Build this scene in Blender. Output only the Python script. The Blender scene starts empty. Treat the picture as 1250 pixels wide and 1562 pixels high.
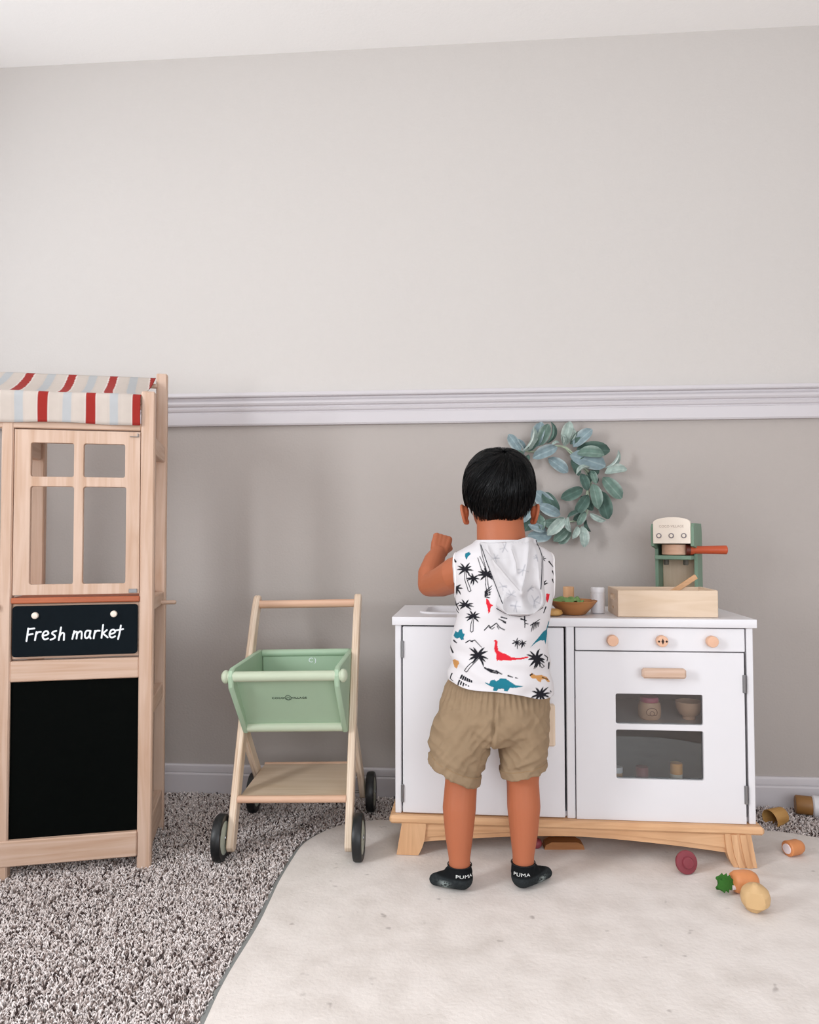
import bpy, bmesh, math, random
import numpy as np
from mathutils import Vector, Matrix, Euler, noise
from mathutils.bvhtree import BVHTree

# ------------------------------------------------------------------ camera, world, lights
SC = bpy.context.scene
COL = SC.collection
R = math.radians
cam_d = bpy.data.cameras.new('camera')
cam_d.sensor_fit = 'HORIZONTAL'
cam_d.sensor_width = 36.0
cam_d.lens = 1134.82 / 1250 * 36.0
cam_d.clip_start = 0.02
cam = bpy.data.objects.new('camera', cam_d)
COL.objects.link(cam)
_p, _y, _r = 0.0334461, 0.0757191, -0.00211168
_f = Vector((-math.sin(_y) * math.cos(_p), math.cos(_y) * math.cos(_p), math.sin(_p)))
_rt = Vector((math.cos(_y), math.sin(_y), 0)); _up = _rt.cross(_f)
_r2 = math.cos(_r) * _rt + math.sin(_r) * _up
_u2 = -math.sin(_r) * _rt + math.cos(_r) * _up
_M = Matrix((_r2, _u2, -_f)).transposed().to_4x4()
_M.translation = Vector((0, -2.10119, 0.734676))
cam.matrix_world = _M
SC.camera = cam

world = bpy.data.worlds.new('world')
SC.world = world
world.use_nodes = True
bg = world.node_tree.nodes['Background']
bg.inputs[0].default_value = (0.80, 0.88, 1.0, 1)
bg.inputs[1].default_value = 1.0

def area_light(name, loc, rot, sx, sy, power, color=(1, 1, 1)):
    d = bpy.data.lights.new(name, 'AREA')
    d.shape = 'RECTANGLE'; d.size = sx; d.size_y = sy; d.energy = power; d.color = color
    o = bpy.data.objects.new(name, d); COL.objects.link(o)
    o.location = loc; o.rotation_euler = rot
    return o
# daylight through the window in the left wall (key) and through the wide window behind the camera (fill)
area_light('window_daylight_left', (-1.70, -1.95, 1.18), Euler((R(90), 0, R(-90))), 0.50, 0.90, 34, (0.93, 0.97, 1.0))
area_light('window_daylight_near', (-1.70, -0.62, 1.45), Euler((R(90), 0, R(-90))), 0.60, 0.85, 4.0, (0.93, 0.97, 1.0))
area_light('window_daylight_rear', (0.85, -2.72, 0.90), Euler((R(90), 0, 0)), 2.1, 1.05, 21, (0.93, 0.97, 1.0))
SC.view_settings.view_transform = 'Standard'
SC.view_settings.look = 'None'
SC.view_settings.exposure = 0.12
SC.view_settings.gamma = 1.0
SC.view_settings.use_curve_mapping = False
SC.cycles.use_denoising = True
SC.cycles.max_bounces = 10
SC.cycles.diffuse_bounces = 6
SC.cycles.caustics_reflective = False

rng = np.random.default_rng(7)
random.seed(7)

# ------------------------------------------------------------------ materials
def srgb(r, g, b):
    f = lambda c: (c / 255 / 12.92) if c / 255 <= 0.04045 else ((c / 255 + 0.055) / 1.055) ** 2.4
    return (f(r), f(g), f(b), 1)

def new_mat(name):
    m = bpy.data.materials.new(name); m.use_nodes = True
    nt = m.node_tree
    return m, nt, nt.nodes['Principled BSDF']

def plain(name, col, rough=0.5, var=0.06, scale=30, bump=0.0, bscale=200, spec=0.5, coat=0.0, sss=0.0, metal=0.0):
    m, nt, p = new_mat(name)
    tc = nt.nodes.new('ShaderNodeTexCoord')
    nz = nt.nodes.new('ShaderNodeTexNoise'); nz.inputs['Scale'].default_value = scale; nz.inputs['Detail'].default_value = 4
    nt.links.new(tc.outputs['Object'], nz.inputs['Vector'])
    mx = nt.nodes.new('ShaderNodeMix'); mx.data_type = 'RGBA'
    mx.inputs['A'].default_value = tuple(c * (1 - var) for c in col[:3]) + (1,)
    mx.inputs['B'].default_value = tuple(min(1, c * (1 + var)) for c in col[:3]) + (1,)
    nt.links.new(nz.outputs['Fac'], mx.inputs['Factor'])
    nt.links.new(mx.outputs['Result'], p.inputs['Base Color'])
    p.inputs['Roughness'].default_value = rough
    p.inputs['Specular IOR Level'].default_value = spec
    p.inputs['Coat Weight'].default_value = coat
    p.inputs['Metallic'].default_value = metal
    if sss:
        p.inputs['Subsurface Weight'].default_value = sss
        p.inputs['Subsurface Radius'].default_value = (0.012, 0.005, 0.003)
        p.inputs['Subsurface Scale'].default_value = 1.0
    if bump:
        n2 = nt.nodes.new('ShaderNodeTexNoise'); n2.inputs['Scale'].default_value = bscale; n2.inputs['Detail'].default_value = 3
        nt.links.new(tc.outputs['Object'], n2.inputs['Vector'])
        b = nt.nodes.new('ShaderNodeBump'); b.inputs['Strength'].default_value = bump; b.inputs['Distance'].default_value = 0.002
        nt.links.new(n2.outputs['Fac'], b.inputs['Height'])
        nt.links.new(b.outputs['Normal'], p.inputs['Normal'])
    return m

def wood(name, c1, c2, axis, rough=0.55, across=55, along=3.0, dist=1.2, scale=None):
    m, nt, p = new_mat(name)
    tc = nt.nodes.new('ShaderNodeTexCoord'); mp = nt.nodes.new('ShaderNodeMapping')
    sc = [across] * 3; sc['XYZ'.index(axis)] = along; sc = scale or sc
    mp.inputs['Scale'].default_value = sc
    nt.links.new(tc.outputs['Object'], mp.inputs['Vector'])
    nz = nt.nodes.new('ShaderNodeTexNoise'); nz.inputs['Scale'].default_value = 1.0
    nz.inputs['Detail'].default_value = 5; nz.inputs['Distortion'].default_value = dist
    nt.links.new(mp.outputs[0], nz.inputs['Vector'])
    n3 = nt.nodes.new('ShaderNodeTexNoise'); n3.inputs['Scale'].default_value = 6.0; n3.inputs['Detail'].default_value = 2
    nt.links.new(tc.outputs['Object'], n3.inputs['Vector'])
    ad = nt.nodes.new('ShaderNodeMath'); ad.operation = 'MULTIPLY_ADD'; ad.inputs[1].default_value = 0.35
    nt.links.new(n3.outputs['Fac'], ad.inputs[0]); nt.links.new(nz.outputs['Fac'], ad.inputs[2])
    cr = nt.nodes.new('ShaderNodeValToRGB')
    cr.color_ramp.elements[0].position = 0.42; cr.color_ramp.elements[0].color = c2
    cr.color_ramp.elements[1].position = 0.82; cr.color_ramp.elements[1].color = c1
    nt.links.new(ad.outputs[0], cr.inputs['Fac'])
    nt.links.new(cr.outputs['Color'], p.inputs['Base Color'])
    p.inputs['Roughness'].default_value = rough
    b = nt.nodes.new('ShaderNodeBump'); b.inputs['Strength'].default_value = 0.12; b.inputs['Distance'].default_value = 0.001
    nt.links.new(nz.outputs['Fac'], b.inputs['Height']); nt.links.new(b.outputs['Normal'], p.inputs['Normal'])
    return m

def attr_mat(name, rough=0.8, bump=0.0, bscale=300, sss=0.0, spec=0.3):
    m, nt, p = new_mat(name)
    a = nt.nodes.new('ShaderNodeAttribute'); a.attribute_name = 'Col'
    nt.links.new(a.outputs['Color'], p.inputs['Base Color'])
    p.inputs['Roughness'].default_value = rough; p.inputs['Specular IOR Level'].default_value = spec
    if sss:
        p.inputs['Subsurface Weight'].default_value = sss
        p.inputs['Subsurface Radius'].default_value = (0.010, 0.004, 0.002)
        p.inputs['Subsurface Scale'].default_value = 1.0
    if bump:
        tc = nt.nodes.new('ShaderNodeTexCoord')
        n2 = nt.nodes.new('ShaderNodeTexNoise'); n2.inputs['Scale'].default_value = bscale
        nt.links.new(tc.outputs['Object'], n2.inputs['Vector'])
        b = nt.nodes.new('ShaderNodeBump'); b.inputs['Strength'].default_value = bump; b.inputs['Distance'].default_value = 0.001
        nt.links.new(n2.outputs['Fac'], b.inputs['Height']); nt.links.new(b.outputs['Normal'], p.inputs['Normal'])
    return m

PINE1, PINE2 = srgb(207, 179, 160), srgb(186, 150, 124)
OAK1, OAK2 = srgb(222, 178, 136), srgb(188, 138, 96)
PLY1, PLY2 = srgb(220, 198, 176), srgb(206, 180, 152)
M = {}
for ax in 'XYZ':
    M['pine' + ax] = wood('pine_' + ax, PINE1, PINE2, ax)
    M['oak' + ax] = wood('warm_pine_' + ax, OAK1, OAK2, ax, across=38)
    M['ply' + ax] = wood('birch_ply_' + ax, PLY1, PLY2, ax, across=40, along=4)
    M['ash' + ax] = wood('dark_wood_' + ax, srgb(176, 120, 70), srgb(138, 86, 46), ax, across=30)
M['ply_edge'] = wood('ply_edge', srgb(232, 214, 194), srgb(196, 164, 134), 'Z', across=160, along=1.5, scale=(420, 7, 7), dist=0.3)
M['beech'] = wood('beech_rod', srgb(218, 180, 154), srgb(202, 156, 128), 'X', across=60)
M['white'] = plain('white_paint', srgb(222, 220, 223), 0.38, 0.01, 8)
M['white_trim'] = plain('trim_paint', srgb(203, 198, 201), 0.35, 0.01, 8)
M['wall_up'] = plain('wall_paint_upper', srgb(202, 197, 193), 0.75, 0.012, 3, 0.35, 160, 0.25)
M['wall_lo'] = plain('wall_paint_lower', srgb(178, 170, 165), 0.7, 0.012, 3, 0.35, 160, 0.25)
M['ceiling'] = plain('ceiling_paint', srgb(248, 246, 244), 0.85, 0.01, 4, 0.2, 120, 0.2)
M['floor'] = plain('carpet_backing', srgb(176, 160, 152), 1.0, 0.5, 160, 0.6, 180, 0.1)
M['chalk'] = plain('chalkboard', srgb(7, 9, 8), 0.8, 0.15, 50, 0.05, 300, 0.03)
M['chalk2'] = plain('sign_board', srgb(16, 23, 28), 0.75, 0.15, 50, 0.05, 300, 0.06)
M['letter'] = plain('white_lettering', srgb(235, 240, 245), 0.7, 0.02)
M['orange'] = wood('orange_stain', srgb(184, 104, 68), srgb(160, 84, 52), 'X')
M['green'] = plain('sage_green_paint', srgb(164, 189, 162), 0.55, 0.05, 12, 0.08, 90)
M['green_light'] = plain('pale_green_paint', srgb(186, 196, 172), 0.5, 0.04, 20)
M['green_dark'] = plain('muted_green_paint', srgb(118, 146, 126), 0.5, 0.05, 20)
M['tire'] = plain('black_rubber', srgb(20, 22, 24), 0.42, 0.1, 30)
M['hub'] = plain('pale_hub', srgb(176, 184, 170), 0.5, 0.05)
M['metal'] = plain('steel_hinge', srgb(150, 150, 152), 0.35, 0.05, 40, metal=0.9)
M['dark'] = plain('dark_gap', srgb(30, 26, 26), 0.8, 0.1)
M['rust'] = plain('rust_red_paint', srgb(186, 78, 40), 0.4, 0.08, 30)
M['ink'] = plain('printed_ink', srgb(60, 78, 66), 0.7, 0.05)
M['ink_soft'] = plain('faded_ink', srgb(190, 172, 160), 0.7, 0.05)
M['cream'] = plain('cream_panel', srgb(238, 226, 212), 0.5, 0.03)
M['beet'] = plain('beet_paint', srgb(134, 56, 66), 0.5, 0.08, 60, 0.05)
M['carrot'] = plain('carrot_paint', srgb(212, 138, 86), 0.5, 0.06, 50, 0.05)
M['velcro'] = plain('white_velcro', srgb(236, 222, 224), 0.9, 0.05, 200, 0.4, 600)
M['felt'] = plain('green_felt', srgb(62, 112, 50), 0.95, 0.12, 80, 0.4, 500, 0.1)
M['lettuce'] = plain('lettuce_felt', srgb(120, 152, 96), 0.95, 0.15, 60, 0.4, 400, 0.1)
M['onion'] = plain('onion_wood', srgb(206, 170, 122), 0.55, 0.06, 40, 0.04)
M['tan'] = wood('tan_wood', srgb(200, 156, 92), srgb(164, 116, 58), 'Z', across=40)
M['brown'] = plain('brown_wood', srgb(142, 100, 52), 0.5, 0.1, 40)
M['pink'] = plain('pink_lid', srgb(190, 90, 116), 0.5, 0.05)
M['peach'] = plain('peach_wood', srgb(222, 176, 146), 0.5, 0.06, 60)
M['yellow'] = plain('amber_paint', srgb(232, 158, 70), 0.5, 0.05)
M['skin'] = None

def glass_mat():
    m = bpy.data.materials.new('tinted_glass'); m.use_nodes = True
    nt = m.node_tree; nt.nodes.clear()
    out = nt.nodes.new('ShaderNodeOutputMaterial'); mix = nt.nodes.new('ShaderNodeMixShader')
    tr = nt.nodes.new('ShaderNodeBsdfTransparent'); tr.inputs[0].default_value = (0.93, 0.95, 0.95, 1)
    gl = nt.nodes.new('ShaderNodeBsdfGlossy'); gl.inputs['Roughness'].default_value = 0.01
    fr = nt.nodes.new('ShaderNodeFresnel'); fr.inputs['IOR'].default_value = 1.85
    nt.links.new(fr.outputs[0], mix.inputs[0]); nt.links.new(tr.outputs[0], mix.inputs[1])
    nt.links.new(gl.outputs[0], mix.inputs[2]); nt.links.new(mix.outputs[0], out.inputs['Surface'])
    return m
M['glass'] = glass_mat()

# ------------------------------------------------------------------ mesh helpers
class MB:
    def __init__(s): s.v = []; s.f = []
    def add(s, vs, fs, mat=None):
        o = len(s.v)
        if mat is not None: vs = [mat @ Vector(p) for p in vs]
        s.v += [tuple(p) for p in vs]; s.f += [tuple(i + o for i in f) for f in fs]
        return s
    def box(s, x0, x1, y0, y1, z0, z1, b=0.0015, mat=None):
        b = min(b, (x1 - x0) / 2.2, (y1 - y0) / 2.2, (z1 - z0) / 2.2)
        c = ((x0 + x1) / 2, (y0 + y1) / 2, (z0 + z1) / 2); h = ((x1 - x0) / 2, (y1 - y0) / 2, (z1 - z0) / 2)
        vs = []; idx = {}
        for sx in (-1, 1):
            for sy in (-1, 1):
                for sz in (-1, 1):
                    S = (sx, sy, sz)
                    for a in range(3):
                        p = [c[i] + S[i] * (h[i] - (0 if i == a else b)) for i in range(3)]
                        idx[(S, a)] = len(vs); vs.append(p)
        fs = []
        for a in range(3):
            u, w = [i for i in range(3) if i != a]
            for sg in (-1, 1):
                q = []
                for su, sw in ((-1, -1), (1, -1), (1, 1), (-1, 1)):
                    S = [0, 0, 0]; S[a] = sg; S[u] = su; S[w] = sw; q.append(idx[(tuple(S), a)])
                fs.append(q)
        for a in range(3):
            u, w = [i for i in range(3) if i != a]
            for su in (-1, 1):
                for sw in (-1, 1):
                    S0 = [0, 0, 0]; S0[u] = su; S0[w] = sw; S1 = list(S0); S0[a] = -1; S1[a] = 1
                    fs.append([idx[(tuple(S0), u)], idx[(tuple(S1), u)], idx[(tuple(S1), w)], idx[(tuple(S0), w)]])
        for sx in (-1, 1):
            for sy in (-1, 1):
                for sz in (-1, 1):
                    fs.append([idx[((sx, sy, sz), a)] for a in range(3)])
        return s.add(vs, fs, mat)
    def rings(s, rings, cap0=True, cap1=True, closed=False, mat=None):
        n = len(rings[0]); vs = [p for r in rings for p in r]; fs = []
        m = len(rings)
        for i in range(m if closed else m - 1):
            a = i * n; b = ((i + 1) % m) * n
            for j in range(n):
                k = (j + 1) % n
                fs.append((a + j, a + k, b + k, b + j))
        if not closed:
            if cap0: fs.append(tuple(range(n))[::-1])
            if cap1: fs.append(tuple(range((m - 1) * n, m * n)))
        return s.add(vs, fs, mat)
    def tube(s, pts, rad, n=10, round_ends=False, closed=False, flat=None, mat=None):
        pts = [Vector(p) for p in pts]
        if not hasattr(rad, '__len__'): rad = [rad] * len(pts)
        rad = list(rad)
        if round_ends and not closed:
            d0 = (pts[0] - pts[1]).normalized(); d1 = (pts[-1] - pts[-2]).normalized()
            a, b = [], []
            for t in (0.95, 0.72, 0.4):
                a.append((pts[0] + d0 * rad[0] * t, rad[0] * math.sqrt(1 - t * t)))
                b.append((pts[-1] + d1 * rad[-1] * t, rad[-1] * math.sqrt(1 - t * t)))
            b = b[::-1]
            pts = [q for q, _ in a] + pts + [q for q, _ in b]
            rad = [q for _, q in a] + rad + [q for _, q in b]
        m = len(pts); T = []
        for i in range(m):
            if closed: t = pts[(i + 1) % m] - pts[i - 1]
            else: t = pts[min(i + 1, m - 1)] - pts[max(i - 1, 0)]
            T.append(t.normalized() if t.length > 1e-9 else Vector((0, 0, 1)))
        ref = Vector((0, 0, 1)) if abs(T[0].z) < 0.9 else Vector((0, 1, 0))
        N = (ref - T[0] * ref.dot(T[0])).normalized(); rings = []
        for i in range(m):
            if i:
                N = (N - T[i] * N.dot(T[i]))
                N = N.normalized() if N.length > 1e-9 else Vector((1, 0, 0))
            B = T[i].cross(N)
            rings.append([pts[i] + (N * math.cos(2 * math.pi * j / n) + B * math.sin(2 * math.pi * j / n)) * rad[i] for j in range(n)])
        return s.rings(rings, closed=closed, mat=mat)
    def lathe(s, prof, n=32, mat=None):
        rings = [[(r * math.cos(2 * math.pi * j / n), r * math.sin(2 * math.pi * j / n), z) for j in range(n)] for r, z in prof]
        return s.rings(rings, mat=mat)
    def ell(s, c, r, nu=24, nv=14, mat=None, rot=None):
        rings = []
        for i in range(nv + 1):
            a = math.pi * (i + 0.001 if i == 0 else i - 0.001 if i == nv else i) / nv
            ring = []
            for j in range(nu):
                b = 2 * math.pi * j / nu
                p = Vector((r[0] * math.sin(a) * math.cos(b), r[1] * math.sin(a) * math.sin(b), -r[2] * math.cos(a)))
                if rot is not None: p = rot @ p
                ring.append(p + Vector(c))
            rings.append(ring)
        return s.rings(rings, mat=mat)
    def prism(s, poly, axis, a0, a1, mat=None):
        # poly in the two other axes (order x,y,z without axis)
        def P(p, a):
            q = list(p); q.insert('XYZ'.index(axis), a); return q
        n = len(poly); vs = [P(p, a0) for p in poly] + [P(p, a1) for p in poly]
        fs = [tuple(range(n))[::-1], tuple(range(n, 2 * n))] + [(i, (i + 1) % n, n + (i + 1) % n, n + i) for i in range(n)]
        return s.add(vs, fs, mat)
    def build(s, name, mat, parent=None, smooth=35, fix=True):
        me = bpy.data.meshes.new(name)
        me.from_pydata(s.v, [], s.f)
        if fix:
            bm = bmesh.new(); bm.from_mesh(me); bmesh.ops.recalc_face_normals(bm, faces=bm.faces); bm.to_mesh(me); bm.free()
        return link(name, me, mat, parent, smooth)

def link(name, me, mat, parent=None, smooth=35):
    if smooth:
        me.polygons.foreach_set('use_smooth', [True] * len(me.polygons))
        if smooth < 180: me.set_sharp_from_angle(angle=R(smooth))
    o = bpy.data.objects.new(name, me); COL.objects.link(o)
    if mat is not None: me.materials.append(mat)
    if parent is not None: o.parent = parent
    return o

def tag(o, label=None, cat=None, group=None, kind=None):
    if label: o['label'] = label
    if cat: o['category'] = cat
    if group: o['group'] = group
    if kind: o['kind'] = kind
    return o

def thing(name, label, cat, loc=(0, 0, 0), rz=0.0, group=None):
    o = bpy.data.objects.new(name, None); COL.objects.link(o)
    o.empty_display_size = 0.05; o.location = loc; o.rotation_euler = (0, 0, rz)
    return tag(o, label, cat, group)

def curve_mesh(name, loops, ext, bevel=0.0, mat=None, parent=None, place=None, smooth=35):
    """flat 2-D outline with holes, given a thickness 2*ext; drawn in x,z (facing -y)"""
    cu = bpy.data.curves.new(name, 'CURVE'); cu.dimensions = '2D'; cu.fill_mode = 'BOTH'
    cu.extrude = max(ext - bevel, 1e-5); cu.bevel_depth = bevel; cu.bevel_resolution = 1
    for lp in loops:
        sp = cu.splines.new('POLY'); sp.points.add(len(lp) - 1); sp.use_cyclic_u = True
        for i, (x, y) in enumerate(lp): sp.points[i].co = (x, y, 0, 1)
    ob = bpy.data.objects.new('tmp', cu); COL.objects.link(ob)
    return conv(ob, name, mat, parent, place, smooth)

def conv(ob, name, mat, parent, place, smooth=35):
    dg = bpy.context.evaluated_depsgraph_get(); dg.update()
    me = bpy.data.meshes.new_from_object(ob.evaluated_get(dg))
    d = ob.data; bpy.data.objects.remove(ob)
    if isinstance(d, bpy.types.Mesh): bpy.data.meshes.remove(d)
    else: bpy.data.curves.remove(d)
    X = Matrix.Rotation(R(90), 4, 'X')
    if place is not None: X = place @ X
    me.transform(X); me.name = name
    me.materials.clear()
    return link(name, me, mat, parent, smooth)

def text_mesh(name, body, size, mat, parent, place, ext=0.0004, space=1.0, shear=0.0, align='CENTER'):
    cu = bpy.data.curves.new(name, 'FONT'); cu.body = body; cu.size = size; cu.extrude = ext
    cu.align_x = align; cu.align_y = 'CENTER'; cu.space_character = space; cu.shear = shear
    cu.resolution_u = 3
    ob = bpy.data.objects.new('tmp', cu); COL.objects.link(ob)
    return conv(ob, name, mat, parent, place, 0)

def rrect(x0, x1, z0, z1, r, n=5):
    out = []
    for cx, cz, a0 in ((x1 - r, z1 - r, 0), (x0 + r, z1 - r, 90), (x0 + r, z0 + r, 180), (x1 - r, z0 + r, 270)):
        for i in range(n + 1):
            a = R(a0 + 90 * i / n); out.append((cx + r * math.cos(a), cz + r * math.sin(a)))
    return out

def remesh(mb, name, voxel, smooth_it=4, fac=0.5):
    me = bpy.data.meshes.new(name); me.from_pydata(mb.v, [], mb.f)
    bm = bmesh.new(); bm.from_mesh(me); bmesh.ops.recalc_face_normals(bm, faces=bm.faces); bm.to_mesh(me); bm.free()
    ob = bpy.data.objects.new('tmp', me); COL.objects.link(ob)
    m = ob.modifiers.new('r', 'REMESH'); m.mode = 'VOXEL'; m.voxel_size = voxel
    sm = ob.modifiers.new('s', 'SMOOTH'); sm.iterations = smooth_it; sm.factor = fac
    dg = bpy.context.evaluated_depsgraph_get(); dg.update()
    out = bpy.data.meshes.new_from_object(ob.evaluated_get(dg)); out.name = name
    bpy.data.objects.remove(ob); bpy.data.meshes.remove(me)
    return out

def set_col(me, cols):
    a = me.color_attributes.new('Col', 'FLOAT_COLOR', 'POINT')
    a.data.foreach_set('color', np.asarray(cols, dtype=np.float32).ravel())

def verts_np(me):
    v = np.empty(len(me.vertices) * 3); me.vertices.foreach_get('co', v); return v.reshape(-1, 3)

def normals_np(me):
    v = np.empty(len(me.vertices) * 3, dtype=np.float32); me.vertices.foreach_get('normal', v); return v.reshape(-1, 3)

def interp(x, xs, ys): return float(np.interp(x, xs, ys))

# ------------------------------------------------------------------ the room
XL, XR, YF, ZC = -1.75, 2.05, -2.76, 2.153
wb = MB().box(XL, XR, 0, 0.08, 0, 1.10, 0).box(XL, XR, 0, 0.08, 1.10, ZC, 0).build('wall_back', M['wall_lo'], smooth=0)
wb.data.materials.append(M['wall_up'])
for p in wb.data.polygons:
    p.material_index = 1 if p.center.z > 1.10 or (p.center.z > 1.099 and p.normal.z < 0) else 0
tag(wb, kind='structure')
tag(MB().box(XL, XR, YF, 0.08, -0.06, 0, 0).build('floor', M['floor'], smooth=0), kind='structure')
tag(MB().box(XL, XR, YF, 0.08, ZC, ZC + 0.06, 0).build('ceiling', M['ceiling'], smooth=0), kind='structure')
tag(MB().box(XR, XR + 0.06, YF, 0, 0, ZC, 0).build('wall_right', M['wall_up'], smooth=0), kind='structure')
# left wall with its window (drawn in x,z, turned to run along y)
PL = Matrix.Translation((XL - 0.03, 0, 0)) @ Matrix.Rotation(R(90), 4, 'Z')
wl = curve_mesh('wall_left', [[(YF, 0), (0, 0), (0, ZC), (YF, ZC)], [(-2.38, 0.74), (-1.52, 0.74), (-1.52, 1.9), (-2.38, 1.9)], [(-.94, 1.02), (-.30, 1.02), (-.30, 1.98), (-.94, 1.98)]], 0.03, 0, M['wall_up'], None, PL, 0)
tag(wl, kind='structure')
PF = Matrix.Translation((0, YF - 0.03, 0))
wf = curve_mesh('wall_front', [[(XL, 0), (XR, 0), (XR, ZC), (XL, ZC)], [(-0.45, 0.32), (1.95, 0.32), (1.95, 1.55), (-0.45, 1.55)]], 0.03, 0, M['wall_up'], None, PF, 0)
tag(wf, kind='structure')
def window(name, x0, x1, z0, z1, place, nx):
    fr = curve_mesh(name, [[(x0 - .05, z0 - .05), (x1 + .05, z0 - .05), (x1 + .05, z1 + .05), (x0 - .05, z1 + .05)],
                           [(x0 + .02, z0 + .02), (x1 - .02, z0 + .02), (x1 - .02, z1 - .02), (x0 + .02, z1 - .02)]], 0.035, 0.004, M['white_trim'], None, place)
    tag(fr, kind='structure')
    zm = (z0 + z1) / 2
    curve_mesh('window_bar', [[(x0 + .02, zm - .015), (x1 - .02, zm - .015), (x1 - .02, zm + .015), (x0 + .02, zm + .015)]], 0.015, 0.002, M['white_trim'], fr, place)
    for i in range(1, nx):
        xx = x0 + (x1 - x0) * i / nx
        curve_mesh('window_bar', [[(xx - .015, z0 + .02), (xx + .015, z0 + .02), (xx + .015, z1 - .02), (xx - .015, z1 - .02)]], 0.02, 0.002, M['white_trim'], fr, place)
window('window_1', -2.38, -1.52, 0.74, 1.9, PL, 1)
window('window_2', -0.94, -0.30, 1.02, 1.98, PL, 1)
window('window_3', -0.45, 1.95, 0.32, 1.55, PF, 2)

def extrude_x(name, prof, x0, x1, mat):
    mb = MB(); mb.prism(prof, 'X', x0, x1)
    return tag(mb.build(name, mat, smooth=20), kind='structure')
# chair rail: cap, ogee, cove, flat
rail = [(0.001, 1.148), (-0.030, 1.148), (-0.032, 1.1455), (-0.032, 1.139), (-0.030, 1.1355), (-0.017, 1.1345), (-0.016, 1.130), (-0.021, 1.124),
        (-0.022, 1.118), (-0.019, 1.113), (-0.0135, 1.110), (-0.0135, 1.108), (-0.017, 1.104), (-0.015, 1.0985), (-0.0105, 1.095), (-0.0105, 1.093), (-0.0150, 1.0905),
        (-0.0155, 1.060), (-0.0130, 1.0555), (0.001, 1.0555)]
extrude_x('trim_1', rail, XL, XR, M['white_trim'])
base = [(0.001, 0.087), (-0.006, 0.087), (-0.009, 0.084), (-0.010, 0.080), (-0.010, 0.0665), (-0.0085, 0.0645), (-0.0125, 0.0625), (-0.014, 0.060), (-0.014, 0.0), (0.001, 0.0)]
extrude_x('baseboard_back', base, XL, XR, M['white_trim'])

# ------------------------------------------------------------------ carpet pile (stuff) and play rug
RX0, RX1, RY0, RY1 = -0.392, 0.98, -1.45, -0.192
RAD = {(-1, 1): 0.20, (1, 1): 0.30, (-1, -1): 0.30, (1, -1): 0.45}
def rug_outline(n=300):
    pts = []
    for sx, sy, a0 in ((1, 1, 0), (-1, 1, 90), (-1, -1, 180), (1, -1, 270)):
        r = RAD[(sx, sy)]
        cx = (RX1 - r) if sx > 0 else (RX0 + r); cy = (RY1 - r) if sy > 0 else (RY0 + r)
        for i in range(13):
            a = R(a0 + 90 * i / 12); pts.append((cx + r * math.cos(a), cy + r * math.sin(a)))
    pts = np.array(pts + [pts[0]]); d = np.r_[0, np.cumsum(np.hypot(*np.diff(pts, axis=0).T))]
    t = np.linspace(0, d[-1], n, endpoint=False)
    return np.stack([np.interp(t, d, pts[:, 0]), np.interp(t, d, pts[:, 1])], 1)
OUT = rug_outline()
OUT = OUT + np.stack([0.0025 * np.sin(OUT[:, 1] * 17 + 1) , 0.003 * np.sin(OUT[:, 0] * 17)], 1)
def in_rug(x, y, pad):
    inside = (x > RX0 + pad) & (x < RX1 - pad) & (y > RY0 + pad) & (y < RY1 - pad)
    for (sx, sy), r in RAD.items():
        cx = (RX1 - r) if sx > 0 else (RX0 + r); cy = (RY1 - r) if sy > 0 else (RY0 + r)
        cor = ((x - cx) * sx > 0) & ((y - cy) * sy > 0)
        inside &= ~(cor & (np.hypot(x - cx, y - cy) > r - pad))
    return inside

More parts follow.
